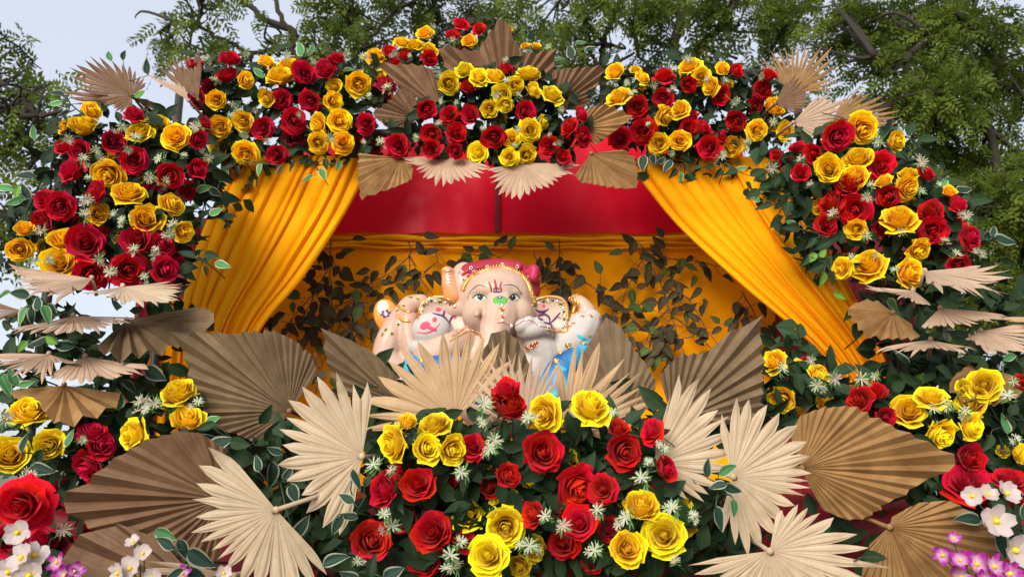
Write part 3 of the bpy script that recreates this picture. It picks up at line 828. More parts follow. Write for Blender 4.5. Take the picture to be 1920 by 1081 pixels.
toothed((1745, 637), 2.28, [(1636, 649), (1656, 656), (1675, 654), (1690, 657), (1706, 661), (1726, 664), (1746, 661), (1765, 664), (1778, 661), (1800, 670), (1832, 658)], PK, 'flattest beige palm fan, lowest tier under the right pillar', maxgap=8, pitch=70, seed=44, notch=0.7)
toothed((1838, 620), 2.26, [(1808, 640), (1830, 652), (1850, 671), (1877, 672), (1900, 664), (1922, 660), (1945, 640), (1948, 612)], PK, 'light beige palm fan at the right picture edge under the second tier', maxgap=12, pitch=52, seed=45, notch=0.82)
toothed((1948, 596), 2.3, [(1870, 590), (1886, 600), (1905, 608), (1930, 616)], BE, 'brownish palm leaf tip entering from the right picture edge', maxgap=9, pitch=60, seed=46)
spear((1842, 688), 2.2, [(1779, 722), (1786, 704), (1808, 688), (1830, 676)][::-1] + [(1800, 748), (1850, 762), (1905, 748), (1940, 715)], TN, 'brown pleated leaf behind the yellow roses of the lower right', pitch=40, seed=47, step=7)
# ---------------------------------------------------------------- artificial roses
def petal_mesh(rnd, rad, H, phi, a0, base=0.04, curl=0.06, droop=0.05, tip=0.05, nu=7, nv=7, name='petal', ex=0.8):
    v, uv = [], []
    s1, s2, s3 = rnd.uniform(0, 6), rnd.uniform(0, 6), rnd.uniform(0, 6)
    lop = rnd.uniform(-0.05, 0.05)
    for j in range(nv):
        q = j / (nv - 1)
        w = math.sin(math.pi * (0.10 + 0.58 * q)) ** 0.8
        for i in range(nu):
            u = -1 + 2 * i / (nu - 1)
            e = max(0.0, (q - 0.7) / 0.3)
            ang = a0 + u * phi * w + 0.03 * math.sin(q * 4 + s1)
            rho = base + (rad - base) * q ** ex + curl * e * e
            rho += 0.022 * math.sin(u * 4 + s2 + q * 2) * q + 0.05 * (abs(u) ** 3) * q * (1 if rad > 0.3 else 0.4) 
            z = H * q ** 1.15 - droop * e * e - 0.16 * H * abs(u) ** 3 * q + tip * (1 - abs(u)) ** 1.5 * e * 0.9
            z += 0.018 * math.sin(u * 5 + s3) * q + lop * q * u
            rho += tip * 0.7 * (1 - abs(u)) ** 2 * e
            v.append((rho * math.cos(ang), rho * math.sin(ang), z)); uv.append(((u + 1) / 2, q))
    return v, grid_faces(nu, nv), uv

def heart_mb(rnd):
    m = MB()
    for ring, (rad, H, phi, k, cu) in enumerate(((0.30, 0.44, 1.15, 3, .035), (0.225, 0.50, 1.25, 3, .012), (0.15, 0.54, 1.3, 3, -.01), (0.095, 0.56, 1.5, 2, -.02))):
        o = rnd.uniform(0, 6)
        for i in range(k):
            m.add(*petal_mesh(rnd, rad * rnd.uniform(0.95, 1.06), H * rnd.uniform(0.94, 1.03), phi, o + i * 2 * math.pi / k, curl=cu, droop=0.0, tip=0.03, nu=8, nv=7, ex=0.42))
    m.ball((0, 0, 0.34), (0.085, 0.085, 0.17), 8)
    # rolled bud
    v, uv = [], []
    nt = 26
    for j in range(4):
        q = j / 3
        for i in range(nt):
            t = i / (nt - 1)
            r = 0.008 + 0.06 * t
            a = t * 2 * math.pi * 1.9
            v.append((r * math.cos(a) * (0.6 + 0.4 * q), r * math.sin(a) * (0.6 + 0.4 * q), 0.20 + 0.37 * q + 0.02 * math.cos(a)))
            uv.append((t, q))
    m.add(v, grid_faces(nt, 4), uv)
    return m

ROSE_VARS = []
for k in range(12):
    rnd = random.Random(500 + k)
    cup = (0.0, 0.5, 1.0)[k % 3]       # 0 wide open .. 1 half closed
    outer = []
    o = rnd.uniform(0, 6)
    for i in range(5):
        outer.append(petal_mesh(rnd, (0.46 - 0.07 * cup) * rnd.uniform(0.86, 1.1), (0.24 + 0.14 * cup) * rnd.uniform(0.7, 1.3), 0.82 + 0.12 * cup, o + i * 2 * math.pi / 5 + rnd.uniform(-.15, .15), curl=0.055 - 0.02 * cup, droop=rnd.uniform(0.02, 0.13) * (1 - 0.5 * cup), tip=rnd.uniform(0.05, 0.11), ex=0.8 - 0.25 * cup))
    o = rnd.uniform(0, 6)
    for i in range(4):
        outer.append(petal_mesh(rnd, (0.38 - 0.04 * cup) * rnd.uniform(0.9, 1.08), (0.37 + 0.07 * cup) * rnd.uniform(0.85, 1.1), 1.0, o + i * 2 * math.pi / 4 + rnd.uniform(-.2, .2), curl=0.05 - 0.03 * cup, droop=0.03, tip=0.06, ex=0.55))
    ROSE_VARS.append(([mesh('petal', *p[:2], M['petal'], True, p[2]) for p in outer], heart_mb(rnd).mesh('heart', M['petal'])))
# a wide open one with big ruffled petals
rnd = random.Random(77)
big = [petal_mesh(rnd, 0.5, 0.10, 0.62, i * 2 * math.pi / 6 + rnd.uniform(-.1, .1), curl=0.04, droop=0.06, tip=0.0) for i in range(6)] + \
      [petal_mesh(rnd, 0.36, 0.20, 0.7, 0.4 + i * 2 * math.pi / 5, curl=0.06, droop=0.05, tip=0.0) for i in range(5)]
OPEN_VAR = ([mesh('petal', *p[:2], M['petal'], True, p[2]) for p in big], heart_mb(rnd).mesh('heart', M['petal']))

def leaf_geo(L=1.0, W=0.5, fold=0.12, arch=0.12, nu=5, nv=8, sway=0.0):
    v, uv = [], []
    for j in range(nv):
        q = j / (nv - 1)
        w = W / 2 * (math.sin(math.pi * q ** 0.75) ** 0.85) * (1 - 0.25 * q) * 1.12 if 0 < q < 1 else 0.004
        for i in range(nu):
            u = -1 + 2 * i / (nu - 1)
            v.append((u * w + sway * math.sin(q * 3) * 0.1, q * L, fold * abs(u) * w * 2 - arch * q * q * L + 0.02 * L * math.sin(q * 9) * abs(u)))
            uv.append(((u + 1) / 2, q))
    return v, grid_faces(nu, nv), uv
LEAF = {}
for mname in ('leaf_dark', 'leaf_varieg', 'leaf_green', 'leaf_lime', 'leaf_vine', 'leaf_vine_green'):
    LEAF[mname] = [mesh('leaf', *leaf_geo(1, w, f, a, sway=s)[:2], M[mname], True, leaf_geo(1, w, f, a, sway=s)[2]) for w, f, a, s in ((0.52, 0.2, 0.15, 0.5), (0.45, 0.35, 0.25, -0.6), (0.60, 0.1, 0.08, 0.3), (0.5, 0.3, -0.12, -0.3))]

sm = MB()
sm.tube([(0, 0, 0.05), (0.02, 0.01, -0.6), (0.05, 0.12, -1.3), (0.02, 0.35, -2.2)], [0.035, 0.022, 0.02, 0.018], 5)
v, uv = [], []
for j in range(3):
    for i in range(11):
        a = 2 * math.pi * i / 10
        rr = (0.03, 0.13, 0.17)[j] * (1 if (j < 2 or i % 2 == 0) else 0.7)
        v.append((rr * math.cos(a), rr * math.sin(a), (-0.06, 0.0, 0.06)[j])); uv.append((0.5, 0.5))
sm.add(v, grid_faces(11, 3), uv)
STEM = sm.mesh('stem', M['stem'])

RED = [(0.62, 0.003, 0.012), (0.56, 0.004, 0.026), (0.64, 0.003, 0.006)]
YEL = [(0.97, 0.57, 0.006), (0.94, 0.67, 0.008), (0.92, 0.44, 0.01)]
FACE = {'c': (0, 0), 'u': (0, 0.95), 'l': (-0.9, 0.1), 'r': (0.9, 0.1), 'ul': (-0.7, 0.7), 'ur': (0.7, 0.7), 'd': (0, -0.6), 'dl': (-0.7, -0.5), 'dr': (0.7, -0.5), 'uu': (0.1, 1.5)}
FACEWORD = {'c': 'facing the viewer', 'u': 'facing up', 'uu': 'seen from its side', 'l': 'turned left', 'r': 'turned right', 'ul': 'tilted up left', 'ur': 'tilted up right', 'd': 'nodding down', 'dl': 'nodding down left', 'dr': 'nodding down right'}
ROSES = []
def rose(px, py, size, col, face, Y, tone, rnd, behind=False, bigopen=False):
    Yc = Y + (0.10 if behind else 0.0) + rnd.uniform(-0.025, 0.025)
    pos = at(px, py, Yc)
    # a side-on cup looks smaller than its width: scale by the size in the picture
    sc = size * (Yc / FPX) * (1.16 if Y > 2.2 else 1.10)
    fx, fz = FACE[face]
    fx += rnd.uniform(-0.42, 0.42); fz += rnd.uniform(-0.34, 0.36)
    toward = (CAM - pos).normalized()
    ax = (toward + Vector((1, 0, 0)) * fx + Vector((0, 0, 1)) * fz).normalized()
    q = ax.to_track_quat('Z', 'Y') @ Matrix.Rotation(rnd.uniform(0, 6.28), 4, 'Z').to_quaternion()
    base = pos - ax * sc * 0.26
    root = empty('rose', base, q, sc)
    root.scale = (sc * rnd.uniform(0.88, 1.08), sc * rnd.uniform(0.88, 1.08), sc * rnd.uniform(0.88, 1.15))
    petals, heart = OPEN_VAR if bigopen else ROSE_VARS[rnd.randrange(len(ROSE_VARS))]
    c = (RED if col == 'r' else YEL)[tone]
    k = rnd.uniform(0.84, 1.08); g = rnd.uniform(0.90, 1.08)
    c = (min(1, c[0] * k), min(1, c[1] * k * g), c[2] * k)
    for m in petals: ob('petal', m, root, color=c)
    ob('heart', heart, root, color=tuple(x * y for x, y in zip(c, (0.99, 0.93, 0.95))))
    ob('stem', STEM, root)
    for i in range(2 if size > 36 else 1):
        lf = ob('leaf', LEAF['leaf_dark'][rnd.randrange(4)], root)
        aa = rnd.uniform(0, 6.28)
        lf.rotation_euler = (rnd.uniform(-0.9, -0.2), rnd.uniform(-.3, .3), aa)
        lf.location = (0.03 * math.sin(-aa), 0.03 * math.cos(aa), -0.12 - 0.2 * i)
        s = rnd.uniform(0.45, 0.65); lf.scale = (s, s, s)
    ROSES.append((root, px, py, size, col, face, behind))
    return root

# px, py, size in the 1920 picture, colour, facing, b = half hidden behind others
B = True
CL = {
 'the left pillar bunch': dict(Y=2.5, tone=(1, 0), big=1.0, data=[
  (171,208,42,'y','ur'),(155,238,56,'y','u'),(122,240,30,'y','l',B),(121,276,34,'r','ul'),(150,282,42,'r','c'),(252,215,36,'r','u'),(212,266,48,'r','c'),(276,224,38,'y','u',B),(260,247,44,'y','u'),(302,232,34,'y','ur',B),(330,256,54,'y','c'),(370,262,38,'r','r'),(250,300,48,'r','c'),(280,282,36,'r','c',B),(312,286,40,'r','c',B),
  (137,322,52,'r','ul'),(203,326,62,'y','c'),(258,334,32,'y','c',B),(318,330,54,'r','c'),(368,318,42,'r','r'),(352,356,38,'r','r',B),(290,356,40,'r','c',B),(183,362,48,'r','l'),(241,361,56,'y','u'),(82,372,38,'r','ul'),(112,387,52,'r','c'),(78,415,44,'r','l'),(322,384,44,'y','ur'),(273,411,58,'y','c'),(184,401,44,'y','c'),(341,434,42,'y','r'),(304,432,26,'y','c',B),
  (47,430,36,'y','u'),(37,467,48,'y','c'),(120,450,56,'y','u'),(82,462,28,'y','c',B),(162,455,70,'r','c'),(197,445,42,'r','c',B),(226,445,34,'y','c',B),(258,450,56,'r','c'),(304,458,42,'r','ur'),(112,494,54,'y','c'),(240,504,62,'r','c'),(170,515,62,'r','d'),(308,505,56,'r','r'),(332,486,36,'r','r',B),(150,420,34,'r','c',B),(215,300,34,'y','c',B)]),
 'the left part of the arch': dict(Y=3.02, tone=(1, 0), data=[
  (366,125,36,'r','ul'),(431,111,38,'r','u'),(426,144,38,'r','u'),(367,182,38,'r','l'),(398,170,40,'r','c',B),(405,186,38,'y','c'),(460,152,36,'y','ur'),(499,117,32,'y','u'),(541,125,36,'y','u',B),(525,145,52,'y','u'),(570,137,40,'r','c'),(630,110,36,'r','uu'),(610,132,42,'r','u'),(626,162,32,'y','c'),(644,141,22,'y','u',B),(672,157,46,'y','c'),(690,136,26,'y','u',B),(710,143,28,'y','u',B),(722,160,46,'r','u'),(720,186,36,'r','c',B),
  (500,184,38,'y','l'),(527,187,38,'r','c'),(557,176,26,'r','c',B),(582,190,42,'r','c'),(625,190,38,'y','c'),(412,237,42,'y','c'),(455,227,38,'y','c'),(382,234,32,'r','l'),(492,240,44,'r','c'),(553,225,44,'r','c'),(597,233,40,'y','l'),(637,226,42,'y','c'),(686,232,40,'r','c'),(550,257,44,'r','c',B),(410,275,36,'y','c',B),(440,270,26,'y','c',B),(460,288,42,'y','c'),(519,290,36,'r','c'),(436,306,26,'r','c',B),(597,267,38,'y','d'),(643,267,40,'y','c'),(668,268,28,'r','c',B),(700,272,38,'r','c',B)]),
 'the very top of the arch': dict(Y=3.18, tone=(2, 0), data=[
  (703,105,42,'y','uu'),(731,97,30,'r','u'),(760,105,30,'r','u'),(740,115,20,'r','u'),(755,79,32,'y','u'),(777,85,30,'y','u'),(797,62,32,'y','u'),(805,94,28,'y','u'),(805,110,32,'r','r'),
  (865,44,30,'r','u'),(898,55,26,'r','u'),(848,66,30,'r','u'),(880,77,30,'y','u'),(870,92,24,'r','u',B),(955,56,18,'y','r'),(984,87,18,'y','u'),(1005,88,20,'y','u')]),
 'the centre bunch of the arch': dict(Y=2.9, tone=(0, 1), data=[
  (871,132,38,'y','u'),(842,156,40,'y','c'),(898,144,38,'y','u'),(880,162,40,'r','u'),(930,144,38,'y','u'),(948,129,30,'r','u'),(972,140,30,'r','u',B),(991,137,50,'y','uu'),(966,160,32,'y','c'),(916,170,30,'r','c',B),(942,177,40,'y','c'),(948,196,34,'y','d'),(1000,170,34,'y','ur'),(1036,177,40,'y','ur'),(1047,194,26,'y','r',B),(917,204,38,'y','c'),(840,193,32,'y','c',B),
  (799,204,38,'r','c'),(842,216,38,'r','c'),(882,215,40,'r','c'),(809,251,42,'r','c'),(856,250,44,'r','c'),(809,280,38,'r','c'),(855,282,36,'r','c'),(927,257,46,'r','c'),(939,225,30,'y','c',B),(960,260,32,'y','c'),(985,209,40,'r','c'),(1007,202,34,'y','c',B),(1017,230,32,'y','r'),(994,245,44,'y','c'),(1007,268,30,'y','d',B),(896,286,40,'y','c'),(927,290,26,'y','c',B),(955,294,34,'y','c'),(987,290,34,'y','c'),(1066,237,42,'r','ul'),(1090,215,34,'r','ur'),(1095,256,38,'r','r'),(1029,272,36,'r','c'),(1056,295,32,'r','c'),(746,272,46,'r','c')]),
 'the right part of the arch': dict(Y=3.02, tone=(0, 0), data=[
  (1153,135,40,'y','u'),(1192,130,22,'y','u'),(1205,146,30,'y','ur'),(1159,180,42,'y','u'),(1198,175,32,'y','u',B),(1195,200,42,'r','c'),(1246,144,40,'r','u'),(1293,124,42,'y','u'),(1315,142,32,'y','c'),(1290,158,34,'r','d'),(1355,129,28,'y','u'),(1380,134,32,'r','ur'),(1332,162,34,'y','l'),(1365,160,20,'y','c',B),(1350,177,42,'r','c'),(1440,142,36,'r','u'),(1430,169,38,'r','c'),(1415,200,34,'r','c',B),(1451,201,44,'y','ur'),
  (1243,185,40,'r','c'),(1245,217,38,'y','dr'),(1275,205,36,'y','ul'),(1205,245,42,'r','c'),(1162,260,42,'r','c'),(1298,220,28,'r','u',B),(1293,240,40,'r','c'),(1318,240,34,'r','ur'),(1380,227,42,'r','c'),(1330,277,46,'r','c'),(1350,257,34,'r','ur',B),(1235,269,38,'y','c'),(1274,264,40,'y','c'),(1277,292,28,'y','d',B),(1375,275,42,'y','c',B),(1420,244,38,'y','c'),(1472,247,36,'y','c'),(1445,235,24,'y','c',B)]),
 'the right pillar bunch': dict(Y=2.55, tone=(0, 0), data=[
  (1455,292,26,'r','l'),(1494,277,32,'r','u'),(1525,288,42,'r','c'),(1502,325,40,'r','c'),(1478,308,32,'r','l',B),(1570,257,58,'r','c'),(1617,242,56,'y','c'),(1680,266,48,'y','r'),(1554,317,56,'y','c'),(1608,297,50,'y','u'),(1652,310,48,'r','c'),(1602,333,50,'y','u'),(1595,347,54,'r','ul'),(1560,380,48,'r','ul'),(1540,357,36,'y','l',B),(1535,387,30,'y','l',B),(1657,340,34,'y','u'),(1667,367,46,'r','dl'),(1702,352,46,'y','r'),(1702,326,36,'y','u'),(1736,324,40,'r','ur'),
  (1603,393,56,'r','c'),(1549,422,40,'r','c'),(1605,430,42,'y','c'),(1687,412,60,'y','u'),(1745,397,50,'r','u'),(1749,432,56,'r','c'),(1794,384,40,'r','ur'),(1780,360,30,'y','ur'),(1822,445,44,'r','r'),(1722,468,42,'y','dr'),(1762,470,40,'r','c',B),(1652,428,36,'r','c',B),(1577,503,38,'y','l'),(1630,497,60,'y','u'),(1705,514,56,'y','r'),(1797,497,42,'r','d'),(1712,386,30,'y','c',B),(1790,420,34,'r','c',B)]),
 'the lower right bunch': dict(Y=2.12, tone=(0, 1), data=[
  (1644,734,42,'r','u'),(1611,750,50,'r','l'),(1660,782,40,'r','c'),(1634,768,32,'r','d',B),(1703,772,62,'y','c'),(1747,743,52,'y','u'),(1760,812,58,'y','dr'),(1844,723,62,'y','c'),(1808,727,34,'y','l'),(1820,755,58,'y','l'),(1820,800,54,'y','r'),(1817,860,62,'r','r'),(1812,905,72,'r','u'),(1893,898,54,'r','u'),(1914,850,48,'y','r'),(1914,715,28,'r','r'),(1880,845,24,'y','c',B),(1870,935,50,'r','c',B),(1905,955,44,'r','c',B)]),
 'the small bunch by the right curtain foot': dict(Y=2.3, tone=(0, 0), data=[
  (1451,678,44,'y','ul'),(1497,685,28,'y','u',B),(1538,706,46,'y','ur'),(1465,747,52,'y','d'),(1543,752,42,'y','dr'),(1491,780,38,'y','c',B),(1512,676,20,'r','u',B)]),
 'the lower left bunch': dict(Y=2.12, tone=(1, 1), data=[
  (53,773,68,'y','u'),(20,855,66,'y','c'),(92,833,58,'y','c'),(172,810,52,'r','u'),(190,835,52,'r','r'),(167,873,60,'r','dl'),(336,738,62,'y','ul'),(249,815,62,'y','l'),(351,788,62,'y','u'),(118,925,50,'r','c',B),(16,1010,54,'r','c',B),(82,1012,48,'r','c',B),(168,1000,44,'r','c',B),(60,1040,60,'r','c',B)]),
 'the bouquet below the idol': dict(Y=1.84, tone=(2, 1), data=[
  (950,733,52,'r','u'),(953,762,74,'r','u'),(1020,774,60,'y','l'),(1108,763,72,'y','u'),(764,792,38,'y','u'),(738,832,68,'y','l'),(815,797,60,'y','u'),(800,840,62,'y','c'),(847,843,58,'y','r'),(887,838,52,'r','c'),(721,918,66,'r','l'),(784,908,66,'r','c'),(886,910,54,'r','c',B),(950,891,48,'r','r'),(1017,850,72,'r','c'),(1000,884,58,'y','d',B),(1047,874,50,'y','c',B),(1068,862,42,'y','r',B),(1083,912,74,'r','dr'),(945,938,58,'y','ul',B),(876,963,62,'y','u',B),
  (813,998,76,'r','c'),(695,1015,74,'r','c'),(795,1048,70,'r','c',B),(947,987,72,'y','c'),(915,1040,74,'y','c'),(1001,965,50,'r','l'),(1087,980,66,'r','c'),(1000,1028,46,'y','r',B),(1055,1020,60,'r','c',B),(1170,845,76,'r','c'),(1160,805,42,'r','u'),(1222,808,46,'r','ul'),(1247,879,50,'r','r'),(1165,893,54,'r','c',B),(1130,917,54,'r','c'),(1203,948,72,'y','u'),(1168,952,46,'y','l',B),(1245,1003,70,'y','c'),(1175,1029,64,'y','c'),(1284,950,36,'y','r',B),(1282,985,42,'y','r',B),(1140,992,48,'r','c',B),(1110,1052,50,'r','c',B),(752,880,44,'r','dl',B),(842,905,44,'r','c',B),(918,915,44,'r','ur',B),(760,968,52,'r','l',B),(872,1015,50,'r','c',B),(1135,1035,46,'r','dr',B),(1052,955,44,'r','c',B),(1218,915,40,'r','r',B),(975,1060,44,'y','d',B)]),
}
ORD = ['first', 'second', 'third', 'fourth', 'fifth', 'sixth', 'seventh', 'eighth', 'ninth', 'tenth', 'eleventh', 'twelfth', 'thirteenth', 'fourteenth', 'fifteenth', 'sixteenth', 'seventeenth', 'eighteenth']
def rowlabels(items, rowh):
    """items: (obj, px, py, key); returns (obj, row word, ordinal from the left within its row and key)"""
    out = []
    ys = sorted(i[2] for i in items)
    y0, y1 = ys[0], ys[-1]
    nr = max(1, round((y1 - y0) / rowh))
    words = {1: [''], 2: ['upper half', 'lower half'], 3: ['top third', 'middle third', 'bottom third'], 4: ['top row', 'second row', 'third row', 'bottom row'],
             5: ['top row', 'second row', 'middle row', 'fourth row', 'bottom row']}
    nr = min(nr, 5)
    for k in set(i[3] for i in items):
        for r in range(nr):
            row = [i for i in items if i[3] == k and min(nr - 1, int((i[2] - y0) / (y1 - y0 + 1e-6) * nr)) == r]
            row.sort(key=lambda i: i[1])
            for j, i in enumerate(row): out.append((i[0], words[nr][r], j, len(row), i))
    return out

for cname, cd in CL.items():
    rnd = random.Random(cname)
    start = len(ROSES)
    cx = sum(d[0] for d in cd['data']) / len(cd['data']); cy = sum(d[1] for d in cd['data']) / len(cd['data'])
    for d in cd['data']:
        tone = cd['tone'][0 if d[3] == 'r' else 1]
        rose(d[0], d[1], d[2], d[3], d[4], cd['Y'], tone, rnd, len(d) > 5 and d[5])
    it = [(r[0], r[1], r[2], r[4]) for r in ROSES[start:]]
    info = {r[0].name: r for r in ROSES[start:]}
    for o, row, j, n, i in rowlabels(it, 75):
        r = info[o.name]
        cw = 'red' if r[4] == 'r' else 'yellow'
        hid = 'half hidden ' if r[6] else ''
        pos = ('only %s one' % cw) if n == 1 else ('leftmost %s' % cw if j == 0 else ('rightmost %s' % cw if j == n - 1 else '%s %s from left' % (ORD[j], cw)))
        where = ' in the %s of ' % row if row else ' in '
        short = {'the left part of the arch': "the arch's left part", 'the right part of the arch': "the arch's right part", 'the centre bunch of the arch': "the arch's centre bunch", 'the very top of the arch': "the arch's peak"}.get(cname, cname)
        lab = '%s%s rose, %s%s%s' % (hid, cw, pos, where, short)
        lab = lab.replace('the bouquet below the idol', 'bouquet below idol').replace('bouquet below the idol', 'bouquet below idol').replace('the small bunch by the right curtain foot', 'small bunch by right curtain')
        if len(lab.split()) > 15: lab = lab.replace(' half of the ', ' half of ').replace(' third of the ', ' third of ').replace(' row of the ', ' row of ')
        fw = FACEWORD[r[5]]
        if len(lab.split()) + len(fw.split()) <= 15 and not r[6]: lab = lab.replace(' rose,', ' rose %s,' % fw)
        tag(o, lab, 'rose', cname.replace('the ', 'artificial roses of the '))
# the single wide open red flower
rr = rose(42, 945, 92, 'r', 'c', 1.98, 0, random.Random(4), False, True)
tag(rr, 'largest red bloom with wide ruffled petals, at the lower left picture edge', 'flower')

# ---------------------------------------------------------------- dark leaves packed behind the roses
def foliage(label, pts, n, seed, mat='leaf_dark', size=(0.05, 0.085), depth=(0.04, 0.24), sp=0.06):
    rnd = random.Random(seed)
    m = MB()
    lv, lf, luv = leaf_geo(1, 0.52, 0.2, 0.15, nu=3, nv=5)
    for _ in range(n):
        px, py, Y = rnd.choice(pts)
        p = at(px, py, Y + rnd.uniform(*depth)) + Vector((rnd.gauss(0, sp), 0, rnd.gauss(0, sp)))
        q = Matrix.Rotation(rnd.uniform(0, 6.28), 3, 'Y') @ Matrix.Rotation(rnd.uniform(-1.2, 0.4) + math.pi / 2, 3, 'X') @ Matrix.Rotation(rnd.uniform(-.9, .9), 3, 'Y')
        s = rnd.uniform(*size)
        m.add([q @ Vector(v) * s + p for v in lv], lf, luv)
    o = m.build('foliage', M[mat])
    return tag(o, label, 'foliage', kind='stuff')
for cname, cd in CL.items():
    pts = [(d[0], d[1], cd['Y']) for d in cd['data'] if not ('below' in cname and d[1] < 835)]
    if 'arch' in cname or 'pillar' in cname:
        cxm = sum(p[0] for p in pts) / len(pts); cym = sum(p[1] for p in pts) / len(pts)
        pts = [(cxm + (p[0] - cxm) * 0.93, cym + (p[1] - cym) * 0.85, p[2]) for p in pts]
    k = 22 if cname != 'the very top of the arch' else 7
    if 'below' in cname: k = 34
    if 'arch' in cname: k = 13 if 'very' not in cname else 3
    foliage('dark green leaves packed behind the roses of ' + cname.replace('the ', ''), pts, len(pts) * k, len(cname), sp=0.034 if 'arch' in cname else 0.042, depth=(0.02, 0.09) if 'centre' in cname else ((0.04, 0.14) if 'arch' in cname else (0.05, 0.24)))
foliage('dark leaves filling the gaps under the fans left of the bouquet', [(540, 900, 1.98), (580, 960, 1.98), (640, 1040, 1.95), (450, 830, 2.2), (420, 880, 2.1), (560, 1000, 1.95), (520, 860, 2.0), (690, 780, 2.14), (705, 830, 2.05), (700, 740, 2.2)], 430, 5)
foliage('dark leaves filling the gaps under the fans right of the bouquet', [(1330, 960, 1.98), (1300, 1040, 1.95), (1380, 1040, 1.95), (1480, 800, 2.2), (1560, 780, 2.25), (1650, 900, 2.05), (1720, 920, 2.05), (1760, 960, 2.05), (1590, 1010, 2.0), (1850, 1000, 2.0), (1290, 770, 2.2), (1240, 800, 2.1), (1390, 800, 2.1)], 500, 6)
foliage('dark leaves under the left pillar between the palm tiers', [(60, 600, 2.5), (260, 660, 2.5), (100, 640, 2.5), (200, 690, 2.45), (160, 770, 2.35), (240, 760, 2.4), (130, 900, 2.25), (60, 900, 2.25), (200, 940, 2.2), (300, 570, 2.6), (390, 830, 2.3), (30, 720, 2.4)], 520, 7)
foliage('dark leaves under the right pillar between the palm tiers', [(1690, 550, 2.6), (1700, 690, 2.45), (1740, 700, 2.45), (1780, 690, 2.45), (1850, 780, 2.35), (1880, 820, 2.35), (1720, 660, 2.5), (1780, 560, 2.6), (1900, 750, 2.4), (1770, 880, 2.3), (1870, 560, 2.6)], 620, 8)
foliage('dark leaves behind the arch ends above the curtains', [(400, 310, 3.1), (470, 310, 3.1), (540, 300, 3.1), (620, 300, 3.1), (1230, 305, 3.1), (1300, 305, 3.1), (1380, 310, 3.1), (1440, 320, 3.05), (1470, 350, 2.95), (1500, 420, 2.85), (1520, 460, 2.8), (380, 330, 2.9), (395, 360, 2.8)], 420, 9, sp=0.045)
# ---------------------------------------------------------------- small white filler flowers
def star_mesh(rnd, mat, n=9):
    m = MB()
    for i in range(n):
        a = 2 * math.pi * i / n + rnd.uniform(-.2, .2)
        el = rnd.uniform(0.25, 0.75); L = rnd.uniform(0.38, 0.5); w = 0.042
        d = Vector((math.cos(a) * math.cos(el), math.sin(a) * math.cos(el), math.sin(el)))
        s = Vector((-math.sin(a), math.cos(a), 0)); up = d.cross(s)
        v, uv = [], []
        for j, (q, ww) in enumerate(((0, .4), (.35, .8), (.7, 1), (.92, .7), (1, .1))):
            c = d * (L * q) - Vector((0, 0, 1)) * 0.10 * q * q
            v += [c - s * w * ww + up * -0.015, c + up * 0.015, c + s * w * ww + up * -0.015]; uv += [(0, q), (.5, q), (1, q)]
        m.add(v, grid_faces(3, 5), uv)
    return m.mesh('floret', mat)
def needle_mesh(rnd):
    m = MB()
    m.tube([(0, 0, 0), (0.03, 0, -0.5), (0.1, 0.05, -1.2), (0.1, 0.2, -2.2)], [0.03, 0.025, 0.02, 0.02], 4)
    for i in range(16):
        a = rnd.uniform(0, 6.28); z = -0.05 - 0.55 * rnd.random(); L = rnd.uniform(0.45, 0.75); el = rnd.uniform(0.0, 0.8)
        d = Vector((math.cos(a) * math.cos(el), math.sin(a) * math.cos(el), math.sin(el))); s = Vector((-math.sin(a), math.cos(a), 0)) * 0.045
        o = Vector((0.03, 0, z))
        m.add([o, o + d * L * .5 + s, o + d * L, o + d * L * .5 - s], [(0, 1, 2, 3)])
    return m.mesh('sprig', M['needle'])
rnd = random.Random(9)
STARS = {'w': [star_mesh(rnd, M['white_petal'], k) for k in (8, 10, 12)], 'p': [star_mesh(rnd, M['pink_petal'], k) for k in (8, 10)]}
NEEDLES = [needle_mesh(rnd) for _ in range(3)]
